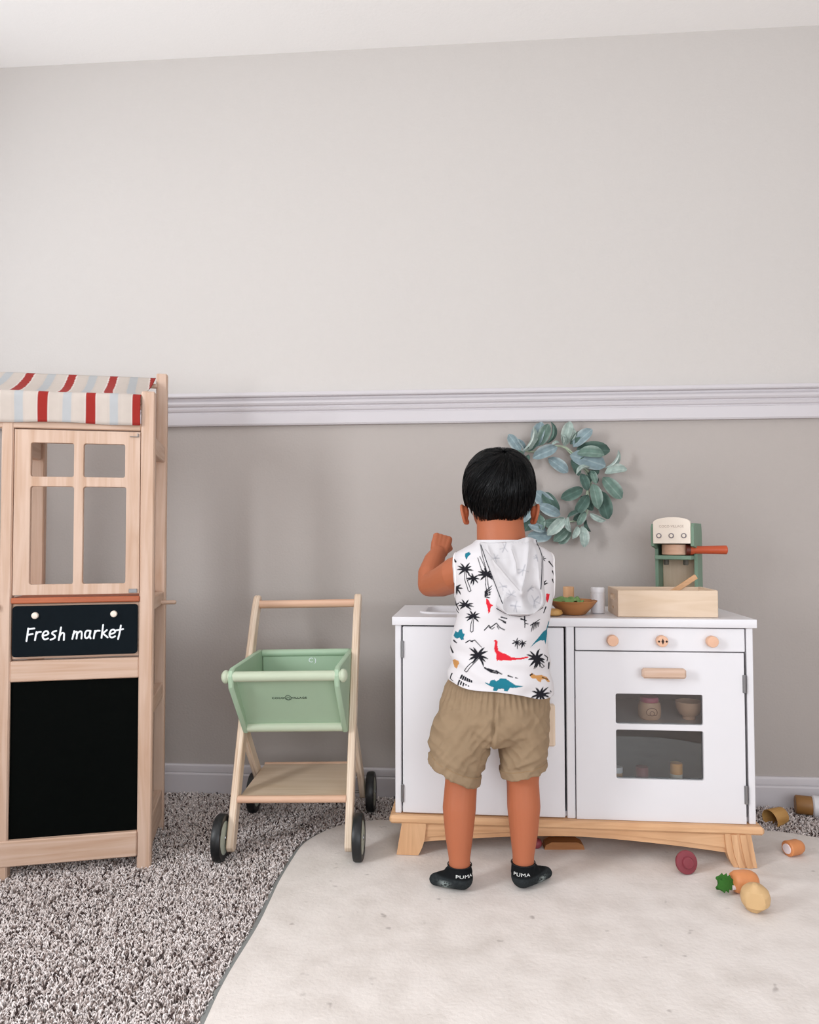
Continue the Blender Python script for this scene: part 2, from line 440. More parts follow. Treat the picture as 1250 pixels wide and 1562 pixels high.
def carpet():
    step = 0.0044
    gx, gy = np.meshgrid(np.arange(-1.70, 1.55, step), np.arange(-1.26, -0.016, step))
    x = gx.ravel() + rng.uniform(-.5, .5, gx.size) * step; y = gy.ravel() + rng.uniform(-.5, .5, gx.size) * step
    lim_l = -(2.10 + y) * 0.665 - 0.22; lim_r = (2.10 + y) * 0.49 + 0.30
    keep = (x > lim_l) & (x < lim_r) & (y < -0.015) & ~in_rug(x, y, -0.0125)
    x, y = x[keep], y[keep]; n = len(x)
    az = rng.uniform(0, 2 * np.pi, n); L = rng.uniform(.007, .013, n); curl = rng.uniform(-1.6, 1.6, n)
    hz = rng.uniform(.006, .0125, n); rad = rng.uniform(.0013, .0021, n)
    P = []
    for t in (0, .38, .72, 1.0):
        a = az + curl * t
        px = x + np.cos(a) * L * t * .7; py = y + np.sin(a) * L * t * .7
        pz = .001 + hz * np.sin(np.minimum(t * 1.25, 1) * np.pi / 2) - .003 * (t > .9)
        P.append((px, py, pz, a))
    V = np.zeros((n, 12, 3))
    for k, (px, py, pz, a) in enumerate(P):
        rr = rad * (1, 1.05, .95, .45)[k]
        for j in range(3):
            b = 2 * np.pi * j / 3
            V[:, k * 3 + j, 0] = px - np.sin(a) * rr * np.cos(b)
            V[:, k * 3 + j, 1] = py + np.cos(a) * rr * np.cos(b)
            V[:, k * 3 + j, 2] = pz + rr * np.sin(b)
    F = []
    for k in range(3):
        for j in range(3):
            F.append((k * 3 + j, k * 3 + (j + 1) % 3, k * 3 + 3 + (j + 1) % 3, k * 3 + 3 + j))
    F = np.array(F)
    faces = (F[None] + (np.arange(n) * 12)[:, None, None]).reshape(-1, 4)
    me = bpy.data.meshes.new('carpet_pile')
    me.vertices.add(n * 12); me.vertices.foreach_set('co', V.ravel())
    me.loops.add(faces.size); me.loops.foreach_set('vertex_index', faces.ravel().astype(np.int32))
    me.polygons.add(len(faces)); me.polygons.foreach_set('loop_start', np.arange(0, faces.size, 4, dtype=np.int32))
    me.update(calc_edges=True)
    pal = np.array([srgb(242, 233, 230), srgb(228, 217, 213), srgb(206, 193, 188), srgb(150, 134, 128), srgb(78, 64, 62)])
    w = rng.choice(5, n, p=[.36, .30, .16, .10, .08])
    c = pal[w].copy(); c[:, :3] *= rng.uniform(.85, 1.12, (n, 1))
    set_col(me, np.repeat(c, 12, axis=0))
    o = link('carpet', me, attr_mat('carpet_yarn', 0.95, spec=0.1), None, 180)
    tag(o, 'speckled beige and brown carpet with a curly pile around the cream rug', 'carpet', kind='stuff')
carpet()

def rug_z(x, y):
    h = 0.0175
    m = min(1, max(0, (-0.70 - y) / 0.25))
    h += m * 0.0035 * noise.noise((x * 5, y * 5, 0.3)) + 0.0012 * noise.noise((x * 14, y * 14, 1.3))
    h += 0.007 * math.exp(-((y + 0.462 + 0.10 * (x - 0.5)) / 0.022) ** 2) * math.exp(-((x - 0.585) / 0.10) ** 2)
    h += 0.004 * math.exp(-((y + 0.33 - 0.5 * (x - 0.70)) / 0.03) ** 2) * math.exp(-((x - 0.72) / 0.12) ** 2)
    return h
def rug():
    c = np.array([(RX0 + RX1) / 2, (RY0 + RY1) / 2]); n = len(OUT); K = 110
    vs, fs = [(c[0], c[1], rug_z(*c))], []
    for k in range(1, K + 1):
        s = k / K
        for p in OUT:
            q = c + (p - c) * s; z = rug_z(q[0], q[1])
            if k == K: z -= 0.004
            vs.append((q[0], q[1], z))
    for j in range(n): fs.append((0, 1 + j, 1 + (j + 1) % n))
    for k in range(K - 1):
        a = 1 + k * n; b = a + n
        for j in range(n): fs.append((a + j, b + j, b + (j + 1) % n, a + (j + 1) % n))
    m, nt, p = new_mat('cream_plush')
    tc = nt.nodes.new('ShaderNodeTexCoord')
    def nz(s, d=3):
        q = nt.nodes.new('ShaderNodeTexNoise'); q.inputs['Scale'].default_value = s; q.inputs['Detail'].default_value = d
        nt.links.new(tc.outputs['Object'], q.inputs['Vector']); return q
    a = nz(16, 6); cr = nt.nodes.new('ShaderNodeValToRGB')
    cr.color_ramp.elements[0].position = 0.25; cr.color_ramp.elements[0].color = srgb(208, 199, 192)
    cr.color_ramp.elements[1].position = 0.60; cr.color_ramp.elements[1].color = srgb(224, 216, 210)
    nt.links.new(a.outputs['Fac'], cr.inputs['Fac'])
    st = nz(34, 2); sr = nt.nodes.new('ShaderNodeValToRGB')
    sr.color_ramp.elements[0].position = 0.715; sr.color_ramp.elements[0].color = (1, 1, 1, 1)
    sr.color_ramp.elements[1].position = 0.80; sr.color_ramp.elements[1].color = (0.62, 0.60, 0.60, 1)
    nt.links.new(st.outputs['Fac'], sr.inputs['Fac'])
    mx = nt.nodes.new('ShaderNodeMix'); mx.data_type = 'RGBA'; mx.blend_type = 'MULTIPLY'; mx.inputs['Factor'].default_value = 1
    nt.links.new(cr.outputs['Color'], mx.inputs['A']); nt.links.new(sr.outputs['Color'], mx.inputs['B'])
    nt.links.new(mx.outputs['Result'], p.inputs['Base Color'])
    p.inputs['Roughness'].default_value = 1.0; p.inputs['Specular IOR Level'].default_value = 0.1
    p.inputs['Sheen Weight'].default_value = 0.2
    b1 = nz(110, 3); b = nt.nodes.new('ShaderNodeBump'); b.inputs['Strength'].default_value = 0.35; b.inputs['Distance'].default_value = 0.004
    nt.links.new(b1.outputs['Fac'], b.inputs['Height']); nt.links.new(b.outputs['Normal'], p.inputs['Normal'])
    mb = MB(); mb.v = vs; mb.f = fs
    o = mb.build('play_rug', m, smooth=180)
    tag(o, 'large cream plush rug with rounded corners under the play kitchen', 'rug')
    # grey side band
    top = [(x, y, rug_z(x, y) - 0.0025) for x, y in OUT]
    d = OUT - c; d = d / np.linalg.norm(d, axis=1, keepdims=True)
    def off(e, z): return [(OUT[i][0] + d[i][0] * e, OUT[i][1] + d[i][1] * e, (top[i][2] if z is None else z)) for i in range(n)]
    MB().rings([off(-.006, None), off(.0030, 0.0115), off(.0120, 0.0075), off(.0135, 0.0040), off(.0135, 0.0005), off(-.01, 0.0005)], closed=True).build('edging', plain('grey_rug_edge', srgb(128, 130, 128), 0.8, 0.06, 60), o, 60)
rug()

# ------------------------------------------------------------------ play kitchen
KZ = 0.0
kit = thing('play_kitchen', 'white wooden play kitchen with oven window and pine splayed legs', 'toy kitchen', (0.2325, -0.398, 0), R(-1.0))
def kbox(name, mat, *a, parent=kit, b=0.0015): return MB().box(*a, b=b).build(name, mat, parent)
kbox('side_panel', M['white'], -.396, -.382, 0.0, .280, .106, .533)
kbox('side_panel', M['white'], .382, .396, 0.0, .280, .106, .533)
kbox('divider', M['white'], -.0095, .0085, 0.0, .268, .106, .533)
kbox('back_panel', plain('oven_shade_back', srgb(58, 68, 76), 0.7, 0.2, 14), -.382, .382, .270, .276, .106, .533)  # panel colour darkened to carry the shade inside the closed oven
kbox('bottom_panel', M['white'], -.382, .382, 0.012, .270, .106, .118)
PT = Matrix.Translation((0, 0, 0.5425)) @ Matrix.Rotation(R(-90), 4, 'X')
# countertop (drawn flat: x, depth) with the basin cut out
def flat(lp): return list(lp)
sink_hole = rrect(-.335, -.135, .075, .225, .03)
o = curve_mesh('countertop', [flat([(-.401, -.006), (.401, -.006), (.401, .284), (-.401, .284)]), flat(sink_hole)], 0.0095, 0.0012, M['white'], kit, Matrix.Translation((0, 0, 0.5425)) @ Matrix.Rotation(R(-90), 4, 'X'))
def sink():
    mb = MB(); rings = []
    for off, z in ((.012, .552), (.012, .5555), (.004, .5565), (-.002, .5545), (-.006, .52), (-.014, .502), (-.05, .499)):
        lp = rrect(-.335 - off, -.135 + off, .075 - off, .225 + off, .03 + off if off > -.02 else .01)
        rings.append([(x, y, z) for x, y in lp])
    mb.rings(rings, cap0=False)
    return mb.build('sink', M['white'], kit, 40)
sink()
# left door
dl = kbox('door', M['white'], -.3785, -.0145, -.002, .010, .108, .5295)
hb = MB().box(-.059, -.0375, -.030, -.012, .272, .363, .003).build('door_handle', M['plyZ'], dl)
for z0 in (.285, .338): MB().box(-.054, -.043, -.013, -.001, z0, z0 + .012, .001).build('handle_post', M['plyZ'], dl)
def hinge(x, z0, z1, par):
    mb = MB().box(x - .004, x + .003, -.0045, -.001, z0, z1, .0008)
    mb.tube([(x, -.0045, z0 + .001), (x, -.0045, z1 - .001)], .0022, 8)
    for k in range(3):
        zz = z0 + (z1 - z0) * (k + .5) / 3; mb.tube([(x, -.0045, zz - .0012), (x, -.0045, zz + .0012)], .0027, 8)
    mb.build('hinge', M['metal'], par)
hinge(-.3785, .458, .497, dl); hinge(-.3785, .132, .172, dl)
# control panel with three knobs
cp = kbox('control_panel', M['white'], .0115, .379, .001, .012, .4795, .5305)
for i, kx in enumerate((.0915, .1985, .3060)):
    mb = MB(); mb.lathe([(.0095, 0), (.0118, .002), (.0125, .006), (.0125, .017), (.0115, .019), (.006, .0195), (.0001, .0195)], 28,
                        Matrix.Translation((kx, .001, .5035)) @ Matrix.Rotation(R(90), 4, 'X'))
    kn = mb.build('knob', M['peach'], cp, 30)
    if i == 1:
        mb = MB()
        for (dx, w, h) in ((0, .0030, .0066), (-.0082, .0026, .0028), (.0082, .0026, .0028)):
            mb.prism([(kx + dx - w, .5035), (kx + dx, .5035 + h), (kx + dx + w, .5035), (kx + dx, .5035 - h)], 'Y', -.0190, -.0186)
        mb.build('printed_mark', plain('dark_brown_print', srgb(48, 26, 18), 0.7), kn, 0)
# oven door with window
od = curve_mesh('oven_door', [[(.0115, .1075), (.3745, .1075), (.3745, .4765), (.0115, .4765)], rrect(.0975, .2875, .197, .3065, .005), rrect(.0975, .2875, .3175, .386, .005)], 0.006, 0.001, M['white'], kit, Matrix.Translation((0, .004, 0)))
tag(od, 'white oven door with a dark window and a pine bar handle')
curve_mesh('window_pane', [rrect(.094, .291, .193, .390, .006)], 0.001, 0, M['glass'], od, Matrix.Translation((0, .0065, 0)))
MB().box(.152, .2455, -.030, -.013, .424, .4455, .004).build('handle', M['pineX'], od)
for x0 in (.160, .226): MB().box(x0, x0 + .012, -.014, -.001, .429, .441, .001).build('handle_post', M['pineX'], od)
hinge(.3755, .391, .430, od); hinge(.3755, .150, .190, od)
kbox('oven_shelf', M['white'], .0085, .382, .016, .268, .306, .3155)
# base: board, arched apron, four splayed legs
MB().box(-.408, .408, -.018, .292, .088, .1058, .005).build('base_board', M['oakX'], kit)
def apron(y0, y1):
    xs = np.linspace(-.335, .335, 25); bot = [(x, .069 - .024 * (abs(x) / .335) ** 1.6) for x in xs]
    MB().prism([(.335, .0885), (-.335, .0885)] + bot, 'Y', y0, y1).build('apron', M['oakX'], kit, 20)
    MB().prism([(.336, .0885), (-.336, .0885)] + [(x, z + .012) for x, z in bot], 'Y', y0 - .005, y0 + .001).build('apron_moulding', M['oakX'], kit, 20)
apron(-.004, .012); apron(.262, .276)
def leg(sx, y0, y1):
    a = []
    for t in np.linspace(0, 1, 9):
        z = .089 - (.089 - .0185) * t
        a.append((sx * (.380 + .012 * t), z, sx * (.325 + .004 * t + .014 * t ** 3)))
    mb = MB()
    outer = [(q[0], q[1]) for q in a]; inner = [(q[2], q[1]) for q in a][::-1]
    mb.prism(outer + inner, 'Y', y0, y1)
    for k in ((0.33, 0.66) if sx > 0 else ()):   # grooved face
        gl = [(q[0] * (1 - k) + q[2] * k, q[1]) for q in a]
        mb.prism([(x - .006, z) for x, z in gl] + [(x + .006, z) for x, z in gl][::-1], 'Y', y0 - .003, y0 + .001)
    mb.build('leg', M['oakZ'], kit, 25)
for sx in (-1, 1):
    leg(sx, -.014, .018); leg(sx, .258, .284)

# ------------------------------------------------------------------ market stand
st = thing('market_stand', 'pine toy market stand with striped awning and black chalkboard panel', 'market stand', (-0.699, -0.486, 0), R(16))
def sbox(name, mat, *a, b=0.002, parent=st): return MB().box(*a, b=b).build(name, mat, parent)
def post(x0, x1, y0, y1, z1):
    sbox('post', M['pineZ'], x0, x1, y0, y1, 0.0, z1, b=.003)
post(-.027, .003, 0, .025, 1.063); post(-.024, .003, .225, .250, 1.152)
post(-.313, -.289, .0, .025, .99); post(-.318, -.284, .225, .250, 1.10)
post(-.625, -.597, 0, .025, 1.063); post(-.625, -.597, .225, .250, 1.152)
sbox('top_rail', M['pineX'], -.597, -.027, .002, .024, .9735, .9905)
sbox('back_rail', M['pineX'], -.597, -.024, .228, .246, 1.06, 1.10)
sbox('mid_rail', M['pineX'], -.289, -.027, .001, .022, .4245, .4690)
sbox('bottom_rail', M['pineX'], -.620, -.027, -.003, .020, .0355, .0895)
sbox('back_rail', M['pineX'], -.597, -.024, .228, .246, .0355, .0895)
for x0, x1 in ((-.022, -.001), (-.312, -.292), (-.620, -.600)):
    for z0, z1 in ((.925, .966), (.568, .598), (.332, .370), (.036, .104)):
        sbox('side_rail', M['pineY'], x0, x1, .025, .225, z0, z1)
sbox('shelf', M['orange'], -.289, -.026, -.002, .226, .5925, .6050)
sbox('counter', M['pineX'], -.600, -.312, -.010, .226, .580, .5925)
for k in range(5):
    sbox('slat', M['pineX'], -.597, -.313, .004, .016, .105 + k * .095, .190 + k * .095)
# window door with four openings
dr = curve_mesh('window_door', [[(-.2855, .6115), (-.0290, .6115), (-.0290, .9690), (-.2855, .9690)],
                         rrect(-.255, -.1650, .8665, .9430, .006), rrect(-.1475, -.0585, .8665, .9430, .006),
                         rrect(-.255, -.1640, .6320, .8475, .006), rrect(-.1475, -.0555, .6320, .8475, .006)], 0.0065, 0.0012, M['pineZ'], st, Matrix.Translation((0, .0065, 0)))
MB().box(-.050, -.0315, -.0035, .001, .9585, .9600, .0004).box(-.0335, -.0315, -.0035, .001, .9585, .9665, .0004).build('top_hinge', M['metal'], dr)
MB().box(-.049, -.0315, -.0025, .001, .6120, .6210, .0006).build('bottom_hinge', M['metal'], dr)
sbox('sign_backing', M['pineX'], -.2885, -.0265, .008, .016, .4720, .5920)
sign = curve_mesh('sign_board', [rrect(-.2850, -.0310, .4790, .5860, .006)], 0.004, 0.001, M['chalk2'], st, Matrix.Translation((0, .0035, 0)))
tag(sign, 'black sign board lettered Fresh market between two pale screw caps')
for kx in (-.240, -.0795):
    MB().lathe([(.0072, 0), (.0072, .003), (.006, .0055), (.003, .0066), (.0001, .0068)], 20, Matrix.Translation((kx, -.0005, .5665)) @ Matrix.Rotation(R(90), 4, 'X')).build('screw_cap', M['cream'], sign, 40)
strokes = [
 [(170,258),(163,315),(155,372)], [(168,264),(225,258)], [(164,316),(210,308)],
 [(245,290),(238,330),(232,365)], [(239,318),(258,294),(285,290)],
 [(303,326),(350,312),(348,288),(326,284),(306,304),(302,335),(320,358),(352,350)],
 [(426,282),(398,290),(388,306),(412,324),(412,346),(375,362)],
 [(470,250),(460,308),(450,366)], [(455,332),(478,302),(497,306),(498,335),(497,366)],
 [(592,285),(584,322),(575,356)], [(582,318),(605,292),(620,300),(614,354)], [(616,314),(645,288),(662,300),(660,354)],
 [(738,284),(708,284),(693,310),(696,345),(716,350),(738,318),(744,284)], [(744,284),(736,328),(746,354)],
 [(787,284),(780,320),(775,354)], [(780,312),(800,286),(830,284)],
 [(862,230),(855,290),(848,350)], [(852,314),(898,278)], [(862,310),(906,346)],
 [(926,318),(974,300),(966,276),(942,278),(925,304),(926,334),(946,348),(976,336)],
 [(1030,236),(1020,300),(1005,362)], [(986,282),(1052,270)]]
def lettering():
    mb = MB()
    def loc(X, Y):
        Yc = Y + (X / 1171) * 20
        return (-.2855 + (X - 24) * .0002195, -.0006, .587 - (Yc - 57) * .000236)
    for s in strokes:
        P = [Vector(loc(*q)) for q in s]
        dense = [P[0]]
        for i in range(len(P) - 1):
            p0 = P[max(i - 1, 0)]; p1 = P[i]; p2 = P[i + 1]; p3 = P[min(i + 2, len(P) - 1)]
            for t in (.25, .5, .75, 1.0):
                dense.append(0.5 * ((2 * p1) + (p2 - p0) * t + (2 * p0 - 5 * p1 + 4 * p2 - p3) * t * t + (-p0 + 3 * p1 - 3 * p2 + p3) * t ** 3))
        mb.tube(dense, .00185, 8, round_ends=True)
    mb.v = [(x, -.0006 + (y + .0006) * .3, z) for x, y, z in mb.v]
    mb.build('lettering', M['letter'], sign, 60)
lettering()
sbox('chalkboard', M['chalk'], -.2890, -.0270, .008, .016, .0895, .4245, b=.0005)
MB().tube([(-.020, .175, .575), (.030, .175, .575)], .0052, 12, round_ends=True).build('peg', M['pineX'], st, 60)
# awning: cloth from the tall back posts to the front, with a hanging valance
def awning():
    prof = [(.246, 1.144), (.236, 1.140), (.20, 1.123), (.16, 1.107), (.12, 1.093), (.08, 1.0795), (.04, 1.067), (.012, 1.0585), (-.001, 1.0545), (-.006, 1.050),
            (-.0075, 1.040), (-.0075, 1.020), (-.007, 1.000), (-.0065, .9855)]
    L = np.r_[0, np.cumsum([math.hypot(prof[i + 1][0] - prof[i][0], prof[i + 1][1] - prof[i][1]) for i in range(len(prof) - 1)])]
    nv, nu = 46, 300
    ts = np.linspace(0, L[-1], nv); yy = np.interp(ts, L, [q[0] for q in prof]); zz = np.interp(ts, L, [q[1] for q in prof])
    xs = np.linspace(-.622, -.0275, nu); vs = []; cols = []
    cream, red, blue, white = [np.array(c) for c in (srgb(196, 185, 176), srgb(152, 42, 36), srgb(174, 176, 178), srgb(212, 201, 195))]
    for i in range(nv):
        for j in range(nu):
            x = xs[j]; top = max(0, min(1, yy[i] / .24))
            sag = .010 * math.sin(math.pi * top) * (0.6 + 0.4 * math.sin(x * 21)) if yy[i] > 0 else 0
            wav = .0022 * math.sin(x * 33 + zz[i] * 40) + .0015 * math.sin(x * 71) if yy[i] < .01 else .001 * math.sin(x * 50)
            hemz = .0015 * math.sin(x * 24) if i == nv - 1 else 0
            vs.append((x, yy[i] - wav, zz[i] - sag + hemz))
            xx = x - (.038 - .034 * top ** .7 if yy[i] > .004 else 0)
            ph = (xx + .0345) / .0975; d = abs(ph - round(ph)) * .0975; db = abs(abs(ph - math.floor(ph)) - .5) * .0975
            c = cream
            if d < .0095: c = red
            elif d < .0125: c = white
            elif db < .0095: c = blue
            elif db < .014: c = cream * .96
            cols.append(np.r_[c[:3] * (1 + .03 * noise.noise((x * 90, ts[i] * 90, 0))), 1])
    fs = [(i * nu + j, i * nu + j + 1, (i + 1) * nu + j + 1, (i + 1) * nu + j) for i in range(nv - 1) for j in range(nu - 1)]
    mb = MB(); mb.v = vs; mb.f = fs
    o = mb.build('awning', attr_mat('awning_cloth', 0.9, 0.25, 900), st, 180)
    set_col(o.data, cols)
    sd = o.modifiers.new('thickness', 'SOLIDIFY'); sd.thickness = 0.0012
    tag(o, 'cream cloth awning with red and pale blue stripes')
    MB().tube([(-.600, .222, 1.118), (-.02, .222, 1.118)], .006, 10).build('awning_rod', M['pineX'], st, 60)
    MB().tube([(-.600, .012, 1.038), (-.02, .012, 1.038)], .006, 10).build('awning_rod', M['pineX'], st, 60)
awning()

# ------------------------------------------------------------------ shopping cart
ct = thing('toy_cart', 'toy shopping cart with sage green basket beside the market stand', 'cart', (-0.398, -0.43, 0.007), R(2.0))
ct.rotation_euler = (0, R(-1.0), R(2.0))
def ribbon(center, widths, x0, x1, name, mat, par):
    P = [Vector((0, a, b)) for a, b in center]
    dense = [P[0]]; W = [widths[0]]
    for i in range(len(P) - 1):
        p0 = P[max(i - 1, 0)]; p1 = P[i]; p2 = P[i + 1]; p3 = P[min(i + 2, len(P) - 1)]
        for t in (.25, .5, .75, 1.0):
            dense.append(0.5 * ((2 * p1) + (p2 - p0) * t + (2 * p0 - 5 * p1 + 4 * p2 - p3) * t * t + (-p0 + 3 * p1 - 3 * p2 + p3) * t ** 3))
            W.append(widths[i] * (1 - t) + widths[i + 1] * t)
    a, b = [], []
    for i, p in enumerate(dense):
        t = (dense[min(i + 1, len(dense) - 1)] - dense[max(i - 1, 0)]).normalized(); nrm = Vector((0, -t.z, t.y))
        a.append(p + nrm * W[i] / 2); b.append(p - nrm * W[i] / 2)
    t1 = (dense[-1] - dense[-2]).normalized(); t0 = (dense[0] - dense[1]).normalized()
    def arc(p, t, w, rev):
        nrm = Vector((0, -t.z, t.y)); out = []
        for k in range(1, 6):
            an = math.pi * k / 6; out.append(p + nrm * w / 2 * math.cos(an) + t * w / 2 * math.sin(an))
        return out
    loop = a + arc(dense[-1], t1, W[-1], 0) + b[::-1] + [q for q in arc(dense[0], t0, W[0], 0)]
    mb = MB()
    pl = [(q.y, q.z) for q in loop]; n = len(pl)
    # bevelled edges
    cen = Vector((0, 0, 0))
    def inset(k):
        out = []
        for i in range(n):
            pa = Vector((pl[i - 1][0], pl[i - 1][1])); pb = Vector((pl[(i + 1) % n][0], pl[(i + 1) % n][1])); d = (pb - pa)
            d = d.normalized() if d.length > 1e-9 else Vector((1, 0)); nn = Vector((-d.y, d.x))
            out.append((pl[i][0] - nn.x * k * sgn, pl[i][1] - nn.y * k * sgn))
        return out
    area = sum(pl[i][0] * pl[(i + 1) % n][1] - pl[(i + 1) % n][0] * pl[i][1] for i in range(n)); sgn = -1 if area > 0 else 1
    ins = inset(.002)
    mb.rings([[(x0, y, z) for y, z in ins], [(x0 + .002, y, z) for y, z in pl], [(x1 - .002, y, z) for y, z in pl], [(x1, y, z) for y, z in ins]])
    return mb.build(name, mat, par, 30)
for sx in (-1, 1):
    x0, x1 = (-.142, -.125) if sx < 0 else (.125, .142)
    ribbon([(.002, .036), (.045, .13), (.10, .245), (.155, .36), (.205, .455), (.245, .525), (.272, .562)], [.030, .032, .034, .034, .033, .031, .028], x0, x1, 'side_frame', M['ply_edge'], ct)
    ribbon([(.118, .270), (.20, .175), (.27, .095), (.305, .05)], [.030, .030, .030, .030], x0 + .001, x1 - .001, 'rear_leg', M['ply_edge'], ct)
    for wy in (.0, .300):
        xc = sx * .156
        T = Matrix.Translation((xc, wy, .0525)) @ Matrix.Rotation(R(90), 4, 'Y')
        w = thing('wheel', None, None); w.parent = ct
        bpy.data.objects.remove(w)
        wh = MB().lathe([(.036, -.009), (.045, -.011), (.0495, -.0095), (.0512, -.005), (.0512, .005), (.0495, .0095), (.045, .011), (.036, .009)], 40, T)
        w = wh.build('wheel', M['tire'], ct, 40)
        MB().lathe([(.0001, -.0105), (.030, -.0105), (.0375, -.0085), (.0375, .0085), (.030, .0105), (.0001, .0105)], 32, T).build('hub', M['hub'], w, 40)
        MB().lathe([(.0001, -.013), (.005, -.0125), (.006, -.0105), (.006, .0105), (.005, .0125), (.0001, .013)], 14, T).build('axle_cap', M['metal'], w, 40)
MB().tube([(-.126, .262, .553), (.126, .262, .553)], .0105, 16).build('handle_bar', M['beech'], ct, 60)
bk = bpy.data.objects.new('basket', None); COL.objects.link(bk); bk.parent = ct
for sx in (-1, 1):
    x0, x1 = (-.1245, -.1125) if sx < 0 else (.1125, .1245)
    pl = [(-.040, .396), (-.045, .420), (-.039, .433), (-.024, .438), (.23, .440), (.244, .430), (.240, .300), (.228, .276), (.105, .262), (.082, .265), (.072, .275)]
    mb = MB()
    cx = sum(p[0] for p in pl) / len(pl); cz = sum(p[1] for p in pl) / len(pl)
    ins = [(cx + (a - cx) * .982, cz + (b - cz) * .978) for a, b in pl]
    mb.rings([[(x0, a, b) for a, b in ins], [(x0 + .003, a, b) for a, b in pl], [(x1 - .003, a, b) for a, b in pl], [(x1, a, b) for a, b in ins]])
    mb.build('side_panel', M['green'], bk, 30)
fy0, fz0, fy1, fz1 = -.026, .420, .086, .276
MB().prism([(fy0, fz0), (fy0 + .008, fz0), (fy1 + .008, fz1), (fy1, fz1)], 'X', -.1125, .1125).build('front_panel', M['green'], bk, 20)
MB().box(-.111, .111, .228, .236, .285, .428).build('back_panel', M['green'], bk)
MB().box(-.111, .111, .095, .230, .272, .280).build('bottom_panel', M['green'], bk)
MB().tube([(-.1255, -.032, .419), (.1255, -.032, .419)], .0115, 16).build('front_rod', M['green_light'], bk, 60)
for sx in (-1, 1):
    MB().ell((sx * .1315, -.032, .419), (.010, .0150, .0150), 18, 10).build('rod_knob', M['green_light'], bk, 60)
MB().tube([(-.113, .082, .279), (.113, .082, .279)], .0115, 16).build('lower_rod', M['green_light'], bk, 60)
MB().tube([(-.112, .232, .430), (.112, .232, .430)], .0095, 16).build('back_rod', M['green'], bk, 60)
# printed wordmark with its small seed emblem
ang = math.atan2(fy1 - fy0, fz0 - fz1)
def on_front(x, t):   # t: 0 top .. 1 bottom of the front panel
    return Vector((x, fy0 + (fy1 - fy0) * t - .0006, fz0 + (fz1 - fz0) * t))
PFR = Matrix.Translation(on_front(-.003, .42)) @ Matrix.Rotation(ang, 4, 'X')
wm = text_mesh('wordmark', 'COCO', .0092, M['ink'], bk, PFR @ Matrix.Translation((-.0235, 0, 0)), .0003, 1.05)
text_mesh('wordmark', 'VILLAGE', .0088, M['ink'], bk, PFR @ Matrix.Translation((.0255, 0, 0)), .0003, 1.05)
mb = MB(); mb.tube([(.0075 * math.sin(a) * (1 if math.cos(a) < .3 else .75), -.0003, .0015 + .0085 * math.cos(a)) for a in np.linspace(0, 2 * math.pi, 22, endpoint=False)], .0006, 5, closed=True)
mb.tube([(.004 * math.cos(a), -.0003, -.002 + .004 * math.sin(a)) for a in np.linspace(0, 2 * math.pi, 14, endpoint=False)], .0005, 5, closed=True)
o = mb.build('emblem', M['ink'], bk, 60); o.data.transform(PFR)
text_mesh('inner_mark', 'C)', .017, M['letter'], bk, Matrix.Translation((.018, .2275, .411)), .0003, 1.35)
MB().box(-.1245, .1245, .035, .300, .1225, .1295, .001).build('shelf', M['plyX'], ct)
MB().tube([(-.125, .032, .127), (.125, .032, .127)], .0085, 14).build('shelf_rod', M['beech'], ct, 60)
MB().tube([(-.125, .296, .127), (.125, .296, .127)], .006, 12).build('shelf_rod', M['beech'], ct, 60)
for wy in (0, .300):
    MB().tube([(-.146, wy, .0525), (.146, wy, .0525)], .0035, 10).build('axle', M['metal'], ct, 60) if wy else None

# ------------------------------------------------------------------ the child
boy = thing('person', 'small black-haired child in white printed tank top and khaki shorts, seen from behind', 'person', (0.06, -0.53, 0.0))
BO = Vector((0.06, -0.53, 0.0))
def hand(mb, w, f, n, side, curl=1.0, sc=1.0):
    """closed hand: w wrist, f direction of the hand, n direction the fingers curl to, side: direction of the thumb side"""
    f = f.normalized(); s = (side - f * side.dot(f)).normalized(); n = (n - f * n.dot(f) - s * n.dot(s)).normalized()
    P = lambda a, b, c: w + (f * a + s * b + n * c) * sc
    for b in (-.0135, -.0045, .0045, .0135):
        mb.tube([P(-.002, b * .7, 0), P(.018, b, 0), P(.036, b * 1.08, .001)], [.0105 * sc, .0100 * sc, .0082 * sc], 12, True)
    for k, b in enumerate((-.0168, -.0058, .0052, .0160)):
        ln = (.82, .97, 1.0, .92)[k]
        q0 = P(.036, b, .001); q1 = P(.036 + .016 * ln * (1 - .55 * curl), b * 1.05, .013 * ln * curl + .002)
        q2 = P(.036 + .012 * ln - .018 * curl * ln, b * 1.0, .022 * ln * curl + .003); q3 = P(.030 - .018 * curl * ln, b * .95, .014 * curl + .002)
        mb.tube([q0, (q0 * .3 + q1 * .7), q1, (q1 + q2) / 2, q2, q3], [.0058 * sc, .0056 * sc, .0058 * sc, .0053 * sc, .0051 * sc, .0044 * sc], 12, True)
    t0 = P(.006, .012, .004); t1 = P(.020, .0225, .012); t2 = P(.032, .0175, .022); t3 = P(.036, .008, .026)
    mb.tube([t0, t1, t2, t3], [.0085 * sc, .0074 * sc, .0066 * sc, .0056 * sc], 12, True)
